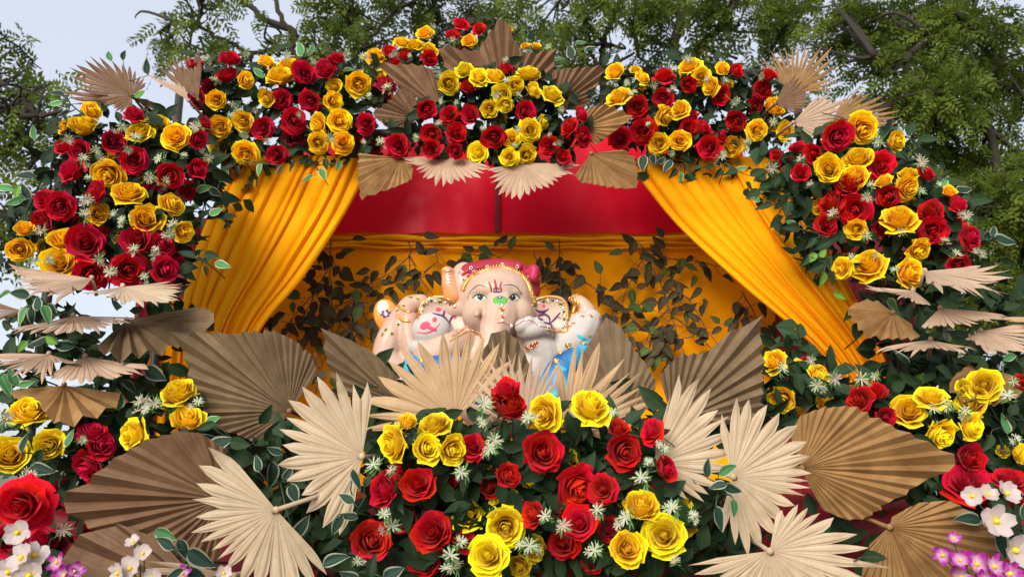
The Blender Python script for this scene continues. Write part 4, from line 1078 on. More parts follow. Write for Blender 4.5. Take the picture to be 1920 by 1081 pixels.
FILL = {
 'left pillar bunch': (2.43, 34, [(128,262,'p'),(228,238,'w'),(255,256,'w'),(180,282,'w'),(188,295,'p'),(240,282,'p'),(298,297,'w'),(345,290,'w'),(155,295,'w'),(390,296,'p'),(165,332,'w'),(280,333,'w'),(163,375,'p'),(158,400,'p'),(212,400,'w'),(228,412,'w'),(75,432,'p'),(60,490,'w'),(322,420,'p'),(185,486,'w'),(250,465,'w'),(292,480,'w'),(205,510,'w'),(270,518,'w'),(92,488,'w'),(320,438,'w'),(368,238,'p'),(312,338,'w')]),
 'left part of the arch': (2.95, 26, [(387,108,'p'),(402,148,'p'),(350,165,'p'),(462,100,'w'),(445,205,'w'),(478,208,'p'),(540,103,'w'),(588,115,'w'),(650,100,'w'),(680,104,'w'),(692,178,'w'),(725,162,'w'),(500,265,'w'),(460,255,'w'),(620,258,'w'),(682,266,'w'),(714,264,'w'),(560,215,'w'),(432,215,'w')]),
 'centre bunch of the arch': (2.84, 24, [(948,112,'p'),(950,150,'w'),(855,192,'w'),(827,190,'w'),(973,178,'w'),(822,230,'p'),(905,240,'w'),(780,256,'w'),(780,262,'w'),(970,242,'p'),(1030,252,'p'),(1052,205,'p'),(1048,268,'w'),(965,272,'w'),(932,178,'p'),(824,140,'w')]),
 'top of the arch': (3.12, 22, [(812,50,'p'),(848,75,'p'),(828,82,'p'),(768,104,'w'),(740,100,'w'),(965,50,'p'),(1028,88,'w'),(918,60,'w')]),
 'right part of the arch': (2.95, 26, [(1175,155,'w'),(1226,160,'p'),(1265,128,'w'),(1262,165,'p'),(1290,110,'w'),(1360,150,'w'),(1325,148,'w'),(1378,192,'w'),(1428,145,'w'),(1450,228,'w'),(1215,232,'w'),(1260,288,'w'),(1355,292,'w'),(1400,265,'p'),(1190,172,'w')]),
 'right pillar bunch': (2.48, 32, [(1646,265,'w'),(1500,298,'p'),(1446,315,'p'),(1518,345,'p'),(1632,345,'w'),(1625,370,'w'),(1728,358,'w'),(1728,305,'p'),(1762,345,'w'),(1690,435,'w'),(1625,442,'w'),(1812,405,'p'),(1596,480,'w'),(1676,505,'w'),(1795,475,'w'),(1772,450,'p'),(1842,478,'p'),(1560,400,'p'),(1830,470,'p'),(1642,480,'w')]),
 'lower right bunch': (2.05, 38, [(1468,690,'w'),(1520,675,'p'),(1565,710,'p'),(1532,722,'w'),(1615,710,'w'),(1640,705,'w'),(1810,770,'w'),(1750,765,'w'),(1900,715,'w'),(1890,740,'w'),(1775,760,'w'),(1905,820,'w')]),
 'lower left bunch': (2.04, 36, [(10,790,'w'),(155,825,'w'),(45,895,'w'),(60,890,'w'),(262,752,'p'),(290,756,'p'),(275,765,'w'),(100,975,'p'),(118,992,'p'),(15,780,'p'),(372,752,'w')]),
 'bouquet below the idol': (1.78, 42, [(908,755,'w'),(905,793,'w'),(918,840,'w'),(928,825,'w'),(865,885,'w'),(733,880,'p'),(700,870,'w'),(720,963,'w'),(735,985,'w'),(670,1052,'w'),(845,1040,'w'),(848,1065,'p'),(975,1020,'w'),(993,1022,'w'),(1022,967,'w'),(1055,985,'p'),(1215,865,'w'),(1202,895,'w'),(1172,970,'w'),(1120,955,'w'),(1300,965,'w'),(1115,1030,'w'),(1260,950,'w'),(1245,840,'w'),(990,782,'w'),(1150,772,'w'),(865,1015,'w'),(1265,1050,'p')]),
}
for cname, (Y, size, data) in FILL.items():
    rnd = random.Random(cname + 'f')
    objs = []
    for px, py, k in data:
        sz = size * rnd.uniform(0.48, 0.88)
        pos = at(px, py, Y + rnd.uniform(-0.03, 0.04))
        sc = sz * Y / FPX * 1.1
        ax = ((CAM - pos).normalized() + Vector((rnd.uniform(-.7, .7), 0, rnd.uniform(-.4, .8)))).normalized()
        root = empty('filler_flower', pos, ax.to_track_quat('Z', 'Y'), sc)
        ob('floret', rnd.choice(STARS[k]), root)
        if rnd.random() < 0.55:
            f2 = ob('floret', rnd.choice(STARS[k]), root)
            f2.location = (rnd.uniform(-.5, .5), rnd.uniform(-.5, .5), -0.25); f2.rotation_euler = (rnd.uniform(-.8, .8), rnd.uniform(-.8, .8), 0); f2.scale = (.75,) * 3
        ob('sprig', rnd.choice(NEEDLES), root)
        objs.append((root, px, py, k))
    for o, row, j, n, i in rowlabels(objs, 120):
        kw = 'white' if i[3] == 'w' else 'pinkish'
        pos = ('only %s one' % kw) if n == 1 else ('leftmost %s' % kw if j == 0 else ('rightmost %s' % kw if j == n - 1 else '%s %s from left' % (ORD[j], kw)))
        cn = cname.replace('left part of the arch', "arch's left part").replace('right part of the arch', "arch's right part").replace('centre bunch of the arch', "arch's centre bunch").replace('bouquet below the idol', 'bouquet below idol')
        tag(o, 'small %s star flower, %s%s%s' % (kw, pos, ' in %s of ' % row if row else ' in ', cn), 'filler flower', 'small star flowers of the ' + cname)

# ---------------------------------------------------------------- leaf sprigs (variegated and plain)
def leaf_at(root, hub, px, py, ang, lpx, Y, mat, rnd, tilt=None):
    """a leaf whose middle shows at px, py, pointing at ang degrees in the picture, lpx long"""
    s = lpx * Y / FPX
    th = R(ang)
    d = Vector((math.cos(th), 0, math.sin(th)))
    c = at(px, py, Y) - hub
    base = c - d * s * 0.5
    nrm = Vector((rnd.uniform(-.45, .45), -1, rnd.uniform(-.1, .6))).normalized()
    x = d.cross(nrm).normalized(); z = x.cross(d).normalized()
    if tilt: pass
    lf = ob('leaf', LEAF[mat][rnd.randrange(4)], root)
    lf.matrix_local = Matrix.Translation(base) @ Matrix((x, d, z)).transposed().to_4x4() @ Matrix.Scale(s, 4)
    return base
def sprig(label, Y, root_px, leaves, mat='leaf_varieg', cat='leaf sprig', seed=0, group='loose leaf sprigs among the flowers', stem='stem'):
    rnd = random.Random(seed + root_px[0])
    hub = at(root_px[0], root_px[1], Y + 0.04)
    root = empty('leaf_sprig', hub); tag(root, label, cat, group)
    m = MB()
    for L in leaves:
        px, py, ang, lp = L[:4]; mt = L[4] if len(L) > 4 else mat
        y = Y + rnd.uniform(-.03, .03)
        b = leaf_at(root, hub, px, py, ang, lp, y, mt, rnd)
        mid = b * 0.55 + Vector((rnd.gauss(0, .008), 0.01, rnd.gauss(0, .008)))
        m.tube([(0, 0, 0), mid, b], [0.0022, 0.0018, 0.0014], 5)
    m.tube([(0, 0, 0), (0.01, 0.06, -0.01), (0.02, 0.2, -0.03)], 0.0025, 5)
    m.build('stem', M[stem], root)
V_, G_, D_, Lm = 'leaf_varieg', 'leaf_green', 'leaf_dark', 'leaf_lime'
sprig('two pale edged green leaves standing above the top of the left pillar', 2.72, (228, 150), [(206, 104, 112, 30, G_), (233, 103, 84, 26, V_), (262, 176, 40, 26, Lm), (278, 126, 95, 36, V_)])
sprig('green leaf sprig reaching left from the left pillar beside its upper yellow roses', 2.62, (120, 250), [(66, 248, 100, 32, G_), (86, 263, 70, 26, V_), (94, 277, 175, 30, V_), (112, 268, 200, 28, V_)])
sprig('leaf sprig of the left pillar below the dark brown palm leaf', 2.7, (132, 195), [(104, 175, 165, 34, V_), (104, 186, 175, 26, Lm), (105, 196, 195, 28, G_), (118, 214, 200, 30, V_), (108, 236, 185, 26, V_)])
sprig('pale green leaf sprig at the left picture edge above the left pillar yellow roses', 2.7, (70, 395), [(8, 350, 160, 40, G_), (30, 378, 200, 38, G_), (50, 360, 120, 36, V_), (52, 395, 180, 36, G_), (45, 330, 170, 44, V_), (34, 358, 80, 26, Lm), (88, 345, 30, 30, V_)])
sprig('variegated leaf sprig hanging over the second palm tier at far left', 2.16, (62, 560), [(4, 553, 200, 36, G_), (36, 552, 170, 46, V_), (42, 594, 250, 40, G_), (61, 592, 268, 42, V_), (70, 568, 100, 32, V_), (86, 590, 290, 40, G_), (96, 580, 310, 30, V_)])
sprig('green leaves between the second and third palm tiers at far left', 2.3, (120, 640), [(74, 645, 200, 44, V_), (95, 636, 150, 34, Lm), (118, 645, 170, 50, V_), (150, 633, 10, 50, D_), (170, 640, 350, 46, D_), (42, 650, 230, 30, Lm), (180, 665, 0, 36, D_)])
sprig('large pale edged leaves at the left edge above the lower left bunch', 2.14, (20, 690), [(26, 705, 120, 44, G_), (8, 722, 300, 50, G_), (-6, 690, 90, 40, V_), (50, 718, 20, 30, G_)])
sprig('dark leaf sprig in front of the left curtain beside the lower pillar roses', 2.5, (372, 480), [(350, 475, 150, 42, D_), (392, 484, 60, 26, D_), (397, 478, 350, 30, D_), (418, 496, 345, 34, G_), (346, 505, 200, 44, D_), (386, 508, 285, 20, D_)])
sprig('leaf sprig in front of the left curtain top beside the pillar', 2.6, (385, 380), [(420, 330, 60, 30, G_), (395, 318, 10, 34, D_), (384, 355, 20, 36, G_), (405, 360, 330, 30, V_), (360, 392, 200, 34, G_), (385, 402, 60, 34, D_), (424, 404, 5, 40, D_), (405, 396, 30, 30, G_), (365, 420, 160, 36, D_), (392, 372, 350, 26, D_)])
sprig('leaf sprig hanging over the left curtain from the left end of the arch', 2.98, (455, 300), [(444, 320, 260, 22, D_), (487, 318, 255, 28, G_), (525, 320, 240, 22, V_), (425, 315, 200, 26, D_)])
sprig('pair of leaves hanging over the middle of the left curtain', 2.98, (590, 310), [(577, 336, 215, 26, G_), (606, 327, 290, 26, G_), (548, 310, 230, 28, D_), (635, 312, 250, 24, G_), (612, 308, 280, 24, D_)])
sprig('pale edged leaves over the right end of the red sheet and curtain', 2.98, (1215, 285), [(1225, 300, 280, 26, V_), (1252, 312, 230, 30, V_), (1240, 300, 50, 26, V_), (1206, 306, 260, 34, V_)])
sprig('leaf sprig hanging over the top of the right curtain', 2.98, (1285, 305), [(1262, 325, 225, 26, D_), (1276, 333, 260, 22, G_), (1298, 331, 330, 24, D_), (1310, 315, 20, 22, D_)])
sprig('dark leaf sprig on the right curtain top beside the red roses', 2.96, (1360, 305), [(1346, 325, 230, 26, D_), (1372, 322, 200, 26, D_), (1392, 318, 10, 26, G_), (1420, 322, 30, 36, D_), (1328, 312, 180, 22, D_)])
sprig('dark leaf sprig in front of the right curtain\'s upper edge', 2.6, (1480, 360), [(1412, 365, 210, 34, D_), (1440, 350, 20, 34, D_), (1432, 386, 190, 36, D_), (1416, 374, 160, 20, G_), (1462, 372, 340, 34, D_), (1478, 392, 250, 34, D_), (1500, 380, 300, 36, D_), (1456, 338, 60, 28, D_)])
sprig('dark leaf sprig below the lone red rose beside the right curtain', 2.5, (1540, 440), [(1484, 428, 175, 36, D_), (1482, 418, 165, 24, G_), (1540, 458, 200, 46, D_), (1520, 455, 220, 30, D_), (1570, 446, 30, 36, D_)])
sprig('bright green leaves beside the right curtain left of the lowest yellow roses', 2.46, (1560, 480), [(1519, 484, 210, 34, Lm), (1543, 474, 45, 22, Lm), (1508, 490, 230, 26, D_), (1541, 523, 250, 30, Lm), (1574, 555, 330, 26, Lm), (1530, 500, 200, 36, D_), (1560, 520, 280, 30, D_)])
sprig('dark leaves at the foot of the right curtain by the rounded brown leaf', 2.42, (1620, 620), [(1608, 620, 250, 36, D_), (1625, 648, 200, 40, D_), (1675, 570, 300, 30, G_), (1590, 590, 230, 30, D_)])
sprig('leaf sprig lying over the hub of the large round cream fan', 1.76, (1348, 925), [(1328, 876, 80, 36, V_), (1366, 881, 25, 42, G_), (1346, 911, 190, 34, V_), (1374, 915, 340, 38, V_), (1375, 952, 268, 34, G_), (1350, 972, 285, 48, V_)])
sprig('variegated leaves over the lower tips of the left pale cream fan', 1.78, (668, 960), [(667, 900, 285, 42, V_), (649, 934, 150, 32, V_), (653, 965, 165, 38, V_), (633, 985, 240, 40, V_), (690, 900, 60, 26, D_)])
sprig('variegated leaves at the bottom edge left of the bouquet', 1.76, (665, 1075), [(630, 1050, 20, 50, V_), (738, 1072, 25, 42, V_), (655, 1080, 160, 40, V_), (700, 1060, 80, 44, D_)])
sprig('variegated dark leaves between the two left cream fans', 1.96, (525, 900), [(508, 890, 265, 50, V_), (482, 868, 110, 34, V_), (515, 845, 160, 32, V_), (540, 885, 60, 30, V_), (552, 925, 290, 40, V_), (500, 925, 240, 32, D_), (565, 985, 60, 46, V_)])
sprig('grey green leaves above the dark brown spear beside its round top', 2.02, (445, 830), [(415, 828, 20, 46, V_), (388, 800, 200, 36, D_), (400, 785, 20, 28, G_), (345, 808, 160, 20, D_), (450, 830, 350, 40, D_)])
sprig('dark leaves above the lower left red roses', 2.2, (215, 770), [(220, 748, 100, 42, G_), (192, 771, 170, 36, V_), (203, 760, 160, 40, Lm), (243, 725, 310, 34, V_), (230, 790, 300, 40, D_), (250, 770, 40, 34, D_), (292, 700, 330, 48, V_)])
sprig('dark leaves around the two orange yellow roses at lower left', 2.08, (65, 850), [(50, 830, 70, 40, V_), (68, 860, 240, 42, D_), (80, 878, 350, 46, V_), (130, 820, 80, 36, G_), (30, 800, 200, 26, D_)])
sprig('pale edged leaf sprig over the lower part of the dark brown spear', 1.74, (355, 1050), [(308, 1018, 150, 40, V_), (312, 1002, 340, 46, G_), (345, 1030, 300, 44, V_), (378, 1046, 330, 60, V_), (365, 1078, 340, 50, V_), (325, 1075, 200, 40, V_)])
sprig('blue green leaves beside the white orchid spray at lower right', 1.86, (1895, 960), [(1815, 974, 175, 48, V_), (1880, 1018, 285, 60, V_), (1862, 990, 220, 30, V_), (1925, 955, 60, 40, V_)])
sprig('single dark leaf over the tips of the bottom right cream fan', 1.74, (1600, 1050), [(1638, 1046, 355, 44, D_)])
sprig('bright green leaf above the lower right yellow roses', 2.3, (1700, 700), [(1724, 708, 60, 36, Lm), (1690, 668, 120, 42, V_), (1705, 745, 290, 44, D_), (1672, 710, 260, 40, D_), (1750, 690, 60, 34, D_)])
sprig('round green leaves right of the lower right yellow roses', 2.14, (1880, 800), [(1886, 793, 90, 40, G_), (1896, 670, 20, 34, G_), (1862, 745, 340, 40, D_), (1900, 765, 60, 30, D_), (1850, 830, 240, 40, D_)])
sprig('blue grey leaves sticking out at the top right of the right pillar bunch', 2.7, (1790, 380), [(1808, 355, 10, 36, V_), (1772, 340, 60, 26, G_), (1740, 265, 0, 44, D_), (1730, 295, 330, 50, D_), (1708, 240, 60, 34, D_)])
sprig('crumpled grey green leaf at the right of the right pillar\'s lowest red roses', 2.6, (1840, 460), [(1858, 442, 20, 38, V_), (1885, 450, 350, 46, V_), (1862, 432, 70, 26, V_)])
sprig('two upright light green leaves above the left part of the arch', 3.08, (570, 120), [(562, 92, 110, 36, G_), (584, 92, 80, 28, G_), (484, 136, 130, 34, G_), (655, 132, 20, 26, G_)])
sprig('pale outlined leaves right of the arch\'s crowning brown palm leaf', 3.1, (1065, 110), [(1069, 97, 100, 34, V_), (1050, 112, 20, 26, G_), (1110, 92, 30, 34, V_), (1090, 80, 10, 26, G_), (1040, 130, 340, 22, V_)])
sprig('dark leaves between the right curtain foot and the lower right red roses', 2.28, (1560, 740), [(1440, 695, 130, 40, D_), (1500, 720, 280, 40, D_), (1515, 745, 300, 36, D_), (1585, 715, 20, 30, D_), (1480, 790, 200, 40, D_)])
sprig('green leaf under the highest yellow rose of the bouquet', 1.92, (1106, 800), [(1100, 795, 190, 38, D_), (1085, 790, 150, 30, D_), (860, 800, 60, 36, D_), (1203, 800, 85, 36, D_), (735, 800, 80, 26, D_)])

# ---------------------------------------------------------------- leafy vines against the orange cloth
def vine(label, paths, seed, Y=3.5, dens=9.0, lsize=30, trunk=None):
    rnd = random.Random(seed)
    hub = at(*paths[0][0], Y)
    root = empty('leaf_garland', hub); tag(root, label, 'leafy branch', 'dark leafy branches hung before the orange cloth')
    m = MB()
    for pi, P in enumerate(paths):
        n = len(P)
        tot = sum(math.hypot(P[i + 1][0] - P[i][0], P[i + 1][1] - P[i][1]) for i in range(n - 1))
        K = max(6, int(tot / 12))
        pts = [poly([(float(x), float(y)) for x, y in P], i / K) for i in range(K + 1)]
        pts = [(x + rnd.uniform(-1.5, 1.5), y + rnd.uniform(-1.5, 1.5)) for x, y in pts]
        yo = rnd.uniform(-0.04, 0.04)
        W = [at(x, y, Y + yo * i / K) - hub for i, (x, y) in enumerate(pts)]
        m.tube(W, [0.0032 - 0.0018 * i / K for i in range(K + 1)], 6)
        if len(P) == 2 and P[1][0] - P[0][0] < 8 and pi: continue
        nl = int(tot / dens * 0.88)
        for li in range(nl):
            i = min(K, max(1, int(1 + (K - 1) * (li + rnd.uniform(.2, .8)) / nl)))
            x, y = pts[i]
            an = rnd.uniform(0, 360) if rnd.random() < .35 else (-1 if li % 2 else 1) * rnd.uniform(30, 120) - 90
            dist = rnd.uniform(10, 40)
            bx, by = x + math.cos(R(an)) * dist, y - math.sin(R(an)) * dist
            la = an + rnd.uniform(-60, 60)
            if rnd.random() < .5: la = -90 + rnd.uniform(-60, 60)
            ls = lsize * rnd.uniform(0.75, 1.2)
            yy = Y + yo * i / K + rnd.uniform(-.035, .03)
            cx, cy = bx + math.cos(R(la)) * ls / 2, by - math.sin(R(la)) * ls / 2
            b = leaf_at(root, hub, cx, cy, la, ls, yy, 'leaf_vine_green' if rnd.random() < .2 else 'leaf_vine', rnd)
            w0 = W[i]
            m.tube([w0, (w0 + b) / 2 + Vector((rnd.gauss(0, .006), 0, -0.006)), b], [0.0013, 0.0011, 0.0009], 4)
    m.build('stem', M['twig'], root)
vine('leftmost leafy branch on the orange cloth, along the left curtain edge', [[(620, 446), (619, 480), (617, 500), (585, 555), (545, 600), (505, 650)], [(618, 498), (622, 560), (625, 640), (630, 700)], [(600, 530), (570, 590), (535, 620)], [(618, 498), (650, 518), (700, 545), (745, 560)], [(622, 590), (660, 610), (700, 640)], [(545, 600), (560, 640), (600, 690)], [(600, 600), (640, 570), (670, 560)]], 1, dens=9)
vine('leafy branch above the idol\'s raised palm, with three drooping stems', [[(766, 450), (768, 478), (735, 508), (690, 535), (655, 560)], [(768, 478), (772, 545)], [(768, 478), (795, 530), (835, 580)], [(700, 530), (680, 580), (650, 620)], [(795, 510), (820, 490), (815, 460)], [(640, 600), (620, 650), (600, 690)], [(660, 560), (690, 600), (700, 650)]], 2, dens=10)
vine('short leafy branch hanging just above the idol\'s turban', [[(910, 458), (920, 480), (932, 500)], [(915, 470), (895, 478), (880, 475)], [(918, 475), (945, 485), (975, 500)]], 3, dens=7)
vine('leafy branch at the right of the turban with a long low side stem', [[(1048, 450), (1049, 480), (1020, 512), (1000, 530)], [(1049, 480), (1052, 560)], [(1049, 480), (1080, 515), (1130, 550), (1170, 575)], [(1020, 512), (1010, 540), (1040, 530), (1080, 540)], [(1010, 500), (1000, 470)], [(1130, 550), (1150, 580), (1140, 600)]], 4, dens=7.5)
vine('widest leafy branch on the right half of the orange cloth', [[(1198, 455), (1208, 472), (1190, 515), (1168, 560), (1172, 600), (1190, 660)], [(1208, 472), (1235, 525), (1256, 580), (1272, 630), (1292, 690)], [(1208, 472), (1250, 484), (1300, 488), (1350, 500)], [(1256, 580), (1225, 610), (1205, 660)], [(1256, 590), (1300, 620), (1340, 660)], [(1250, 540), (1290, 560), (1320, 610), (1350, 650)], [(1168, 580), (1210, 620), (1250, 640)], [(1220, 640), (1210, 700)]], 5, dens=8.0)
vine('thin leafy branch at the right edge of the orange cloth, by the curtain', [[(1390, 545), (1412, 580), (1428, 620), (1450, 680), (1460, 720)], [(1412, 590), (1390, 600), (1378, 605)], [(1428, 620), (1445, 640), (1478, 680)]], 6, dens=7.5, lsize=28)
vine('leafy twigs glimpsed behind the largest grey brown fan at lower left', [[(455, 800), (470, 840), (500, 870)], [(470, 830), (430, 845), (410, 840)], [(590, 660), (598, 700), (590, 740)]], 7, Y=2.5, dens=9)

# ---------------------------------------------------------------- orchids at the two lower corners
def orchid_petal(rnd, L, W):
    v, uv = [], []
    for j in range(6):
        q = j / 5
        w = W / 2 * math.sin(math.pi * (0.08 + 0.80 * q)) ** 0.7
        for i in range(5):
            u = -1 + i / 2
            v.append((u * w, q * L, 0.10 * L * (u * u) * q + 0.18 * L * q * q * rnd.uniform(.95, 1.05) + 0.05 * L * math.sin(u * 3 + q * 4))); uv.append(((u + 1) / 2, q))
    return v, grid_faces(5, 6), uv
rnd = random.Random(31)
OP = {k: [mesh('petal', *orchid_petal(rnd, 1, w)[:2], M[k], True, orchid_petal(rnd, 1, w)[2]) for w in ((0.95, 1.1, 0.8) if k == 'orchid_white' else (0.6, 0.75, 0.5))] for k in ('orchid_white', 'orchid_magenta')}
cm = MB(); cm.ball((0, 0, 0.06), (0.09, 0.09, 0.12), 6); CORE = cm.mesh('core', M['orchid_core'])
def orchid(label, mat, Y, blooms, root_px, seed, np_=5):
    rnd = random.Random(seed)
    hub = at(root_px[0], root_px[1], Y + .05)
    root = empty('orchid_spray', hub); tag(root, label, 'orchid spray', 'artificial orchid sprays at the lower corners')
    m = MB()
    prev = Vector((0, 0, 0))
    for px, py, size, fx, fz in blooms:
        c = at(px, py, Y + rnd.uniform(-.02, .02)) - hub
        ax = (Vector((0, -1, 0)) + Vector((fx, 0, fz))).normalized()
        b = bpy.data.objects.new('blossom', CORE)
        b.rotation_mode = 'QUATERNION'; b.rotation_quaternion = ax.to_track_quat('Z', 'Y') @ Matrix.Rotation(rnd.uniform(0, 6.28), 4, 'Z').to_quaternion()
        s = size * 0.82 * Y / FPX; b.scale = (s,) * 3; b.location = c; link(b, root)
        for i in range(np_):
            p = ob('petal', rnd.choice(OP[mat]), b)
            p.scale = (0.52,) * 3; p.rotation_euler = (rnd.uniform(0.05, 0.35), 0, i * 2 * math.pi / np_ + rnd.uniform(-.15, .15))
        m.tube([prev * 0.5, (prev + c) / 2 + Vector((0, .02, -.01)), c - ax * 0.004], [0.002, 0.0016, 0.0014], 5)
    m.tube([(0, 0, 0), (0.0, 0.03, -0.1), (0.0, 0.05, -0.3)], 0.003, 5)
    m.build('stem', M['stem'], root)
orchid('white orchid blossoms with yellow hearts over the red roses at lower right', 'orchid_white', 1.80, [(1823, 930, 44, -.5, .2), (1852, 927, 44, 0, .6), (1886, 925, 56, .4, .4), (1866, 976, 76, 0, .1), (1900, 1030, 76, .3, -.1)], (1915, 1000), 1)
orchid('magenta orchid spray at the very bottom right, below the white one', 'orchid_magenta', 1.76, [(1787, 1010, 36, 0, .8), (1768, 1040, 44, -.7, 0), (1800, 1050, 46, -.3, .4), (1830, 1058, 60, 0, .5), (1862, 1062, 60, .2, .4), (1890, 1075, 60, .4, .3), (1800, 1080, 60, 0, 0), (1845, 1092, 60, 0, 0)], (1850, 1110), 2)
orchid('single white blossom over the wide red bloom at the left edge', 'orchid_white', 1.80, [(33, 998, 54, .3, .1)], (20, 1050), 3)
orchid('white orchid cluster in the lower left corner', 'orchid_white', 1.76, [(42, 1046, 60, -.3, .4), (64, 1042, 60, .5, .6), (18, 1072, 60, -.3, 0), (56, 1078, 66, .1, -.1)], (50, 1105), 4)
orchid('small magenta orchid with a yellow heart in the lower left corner', 'orchid_magenta', 1.76, [(108, 1054, 46, -.1, .2), (122, 1078, 50, .2, .1), (140, 1070, 44, .6, .4), (342, 1076, 40, .2, .5)], (130, 1105), 5)
orchid('white orchid cluster at the bottom between the brown spear and cream fan', 'orchid_white', 1.74, [(250, 1016, 34, -.2, .9), (268, 1038, 40, .2, .6), (245, 1066, 56, -.1, .4), (222, 1074, 46, -.5, 0), (285, 1082, 40, .3, 0), (420, 1074, 36, .3, .4)], (262, 1105), 6)
# ---------------------------------------------------------------- the idol
YI = 2.9
SI = YI / FPX
idol = empty('elephant_headed_idol', at(930, 800, YI))
tag(idol, 'painted elephant-headed deity idol with red turban and blue cloth on the altar', 'idol')
IL = idol.location
def ip(px, py, dy=0.0): return at(px, py, YI + dy) - IL

def blobmesh(name, items, voxel, mat, smooth_it=6, parent=None):
    """one continuous surface from ellipsoids and tapered limbs"""
    m = MB()
    for it in items:
        if it[0] == 'e':       # px, py, dy, rx, ry, rd (m), rot deg
            _, px, py, dy, rx, ry, rd, rot = it
            q = Matrix.Rotation(R(-rot), 3, 'Y')
            m.ball(ip(px, py, dy), (rx * SI, rd, ry * SI), 16, rot=q)
        else:                  # limb: [(px,py,dy,r)...]
            pts = it[1]
            K = (len(pts) - 1) * 8
            for i in range(K + 1):
                x, y, d, r = poly(pts, i / K)
                m.ball(ip(x, y, d), r * SI, 9)
    me = m.mesh(name, mat)
    tmp = bpy.data.objects.new(name + '_src', me); COL.objects.link(tmp)
    md = tmp.modifiers.new('r', 'REMESH'); md.mode = 'VOXEL'; md.voxel_size = voxel; md.use_smooth_shade = True
    sm_ = tmp.modifiers.new('s', 'SMOOTH'); sm_.iterations = smooth_it; sm_.factor = 0.6
    dg = bpy.context.evaluated_depsgraph_get()
    out = bpy.data.meshes.new_from_object(tmp.evaluated_get(dg))
    out.name = name
    out.materials.clear(); out.materials.append(mat)
    bpy.data.objects.remove(tmp); bpy.data.meshes.remove(me)
    out.polygons.foreach_set('use_smooth', [True] * len(out.polygons))
    return ob(name, out, parent or idol)

def paint(name, col, rough=0.35, coat=0.4, metal=0.0, var=0.12, sc=14):
    t = NT(name)
    co = t.n('ShaderNodeTexCoord').outputs['Object']
    nz = t.noise(sc, 4, co)
    c = t.mix(nz, tuple(x * (1 - var) for x in col), tuple(min(1, x * (1 + var)) for x in col))
    fine = t.noise(160, 3, co)
    M[name] = t.finish(c, rough, bump=fine, bstr=0.12, bdist=0.002, coat=coat, metal=metal)
t = NT('idol_skin')
co = t.n('ShaderNodeTexCoord').outputs['Object']
nz = t.noise(7, 4, co)
c = t.mix(t.ramp(nz, [(0.38, (0, 0, 0)), (0.62, (1, 1, 1))]), (0.47, 0.305, 0.22), (0.54, 0.38, 0.285))
c = t.mix(t.ramp(t.noise(3.2, 2, co), [(0.5, (0, 0, 0)), (0.7, (1, 1, 1))]), c, (0.50, 0.26, 0.18))
M['idol_skin'] = t.finish(c, 0.42, bump=t.noise(120, 3, co), bstr=0.2, bdist=0.003, coat=0.12, spec=0.4)
paint('idol_ear', (0.50, 0.36, 0.27), 0.45, 0.15)
paint('idol_white', (0.46, 0.42, 0.38), 0.8, 0.0, var=0.15, sc=40)
paint('gold', (0.72, 0.36, 0.07), 0.3, 0.3, 0.6)
paint('gold_bead', (0.80, 0.50, 0.14), 0.25, 0.3, 0.8)
t = NT('idol_blue')
co = t.n('ShaderNodeTexCoord').outputs['Object']
nz = t.noise(5.5, 4, co, 0.6)
c = t.ramp(nz, [(0.36, (0.008, 0.07, 0.22)), (0.50, (0.012, 0.19, 0.40)), (0.62, (0.06, 0.45, 0.62)), (0.72, (0.5, 0.62, 0.66))])
M['idol_blue'] = t.finish(c, 0.45, bump=t.noise(60, 4, co), bstr=0.4, bdist=0.004, coat=0.1)
paint('idol_cyan', (0.03, 0.42, 0.58), 0.4, 0.3)
paint('turban_magenta', (0.30, 0.006, 0.024), 0.7, 0.0, var=0.3)
paint('turban_pink', (0.40, 0.008, 0.05), 0.6, 0.05)
paint('purple', (0.07, 0.012, 0.14), 0.6, 0.0)
paint('darkred', (0.35, 0.02, 0.03), 0.6, 0.0)
paint('rouge', (0.70, 0.06, 0.12), 0.7, 0.0, var=0.25)
paint('greenpaint', (0.10, 0.36, 0.06), 0.5, 0.1, var=0.35, sc=120)
paint('eye_black', (0.01, 0.01, 0.012), 0.7, 0.0)
paint('eye_white', (0.62, 0.60, 0.57), 0.6, 0.0)
paint('iris', (0.022, 0.012, 0.008), 0.6, 0.0)
paint('lid_green', (0.24, 0.33, 0.20), 0.5, 0.1)
paint('pearl', (0.80, 0.78, 0.78), 0.15, 0.8, 0.35)
paint('emerald', (0.01, 0.07, 0.04), 0.15, 0.8)
paint('ruby', (0.40, 0.01, 0.03), 0.15, 0.8)
paint('orange_gloss', (0.74, 0.24, 0.03), 0.2, 0.6, var=0.25, sc=20)
paint('peach', (0.74, 0.30, 0.12), 0.35, 0.4)
paint('silver', (0.60, 0.58, 0.56), 0.3, 0.4, 0.7)

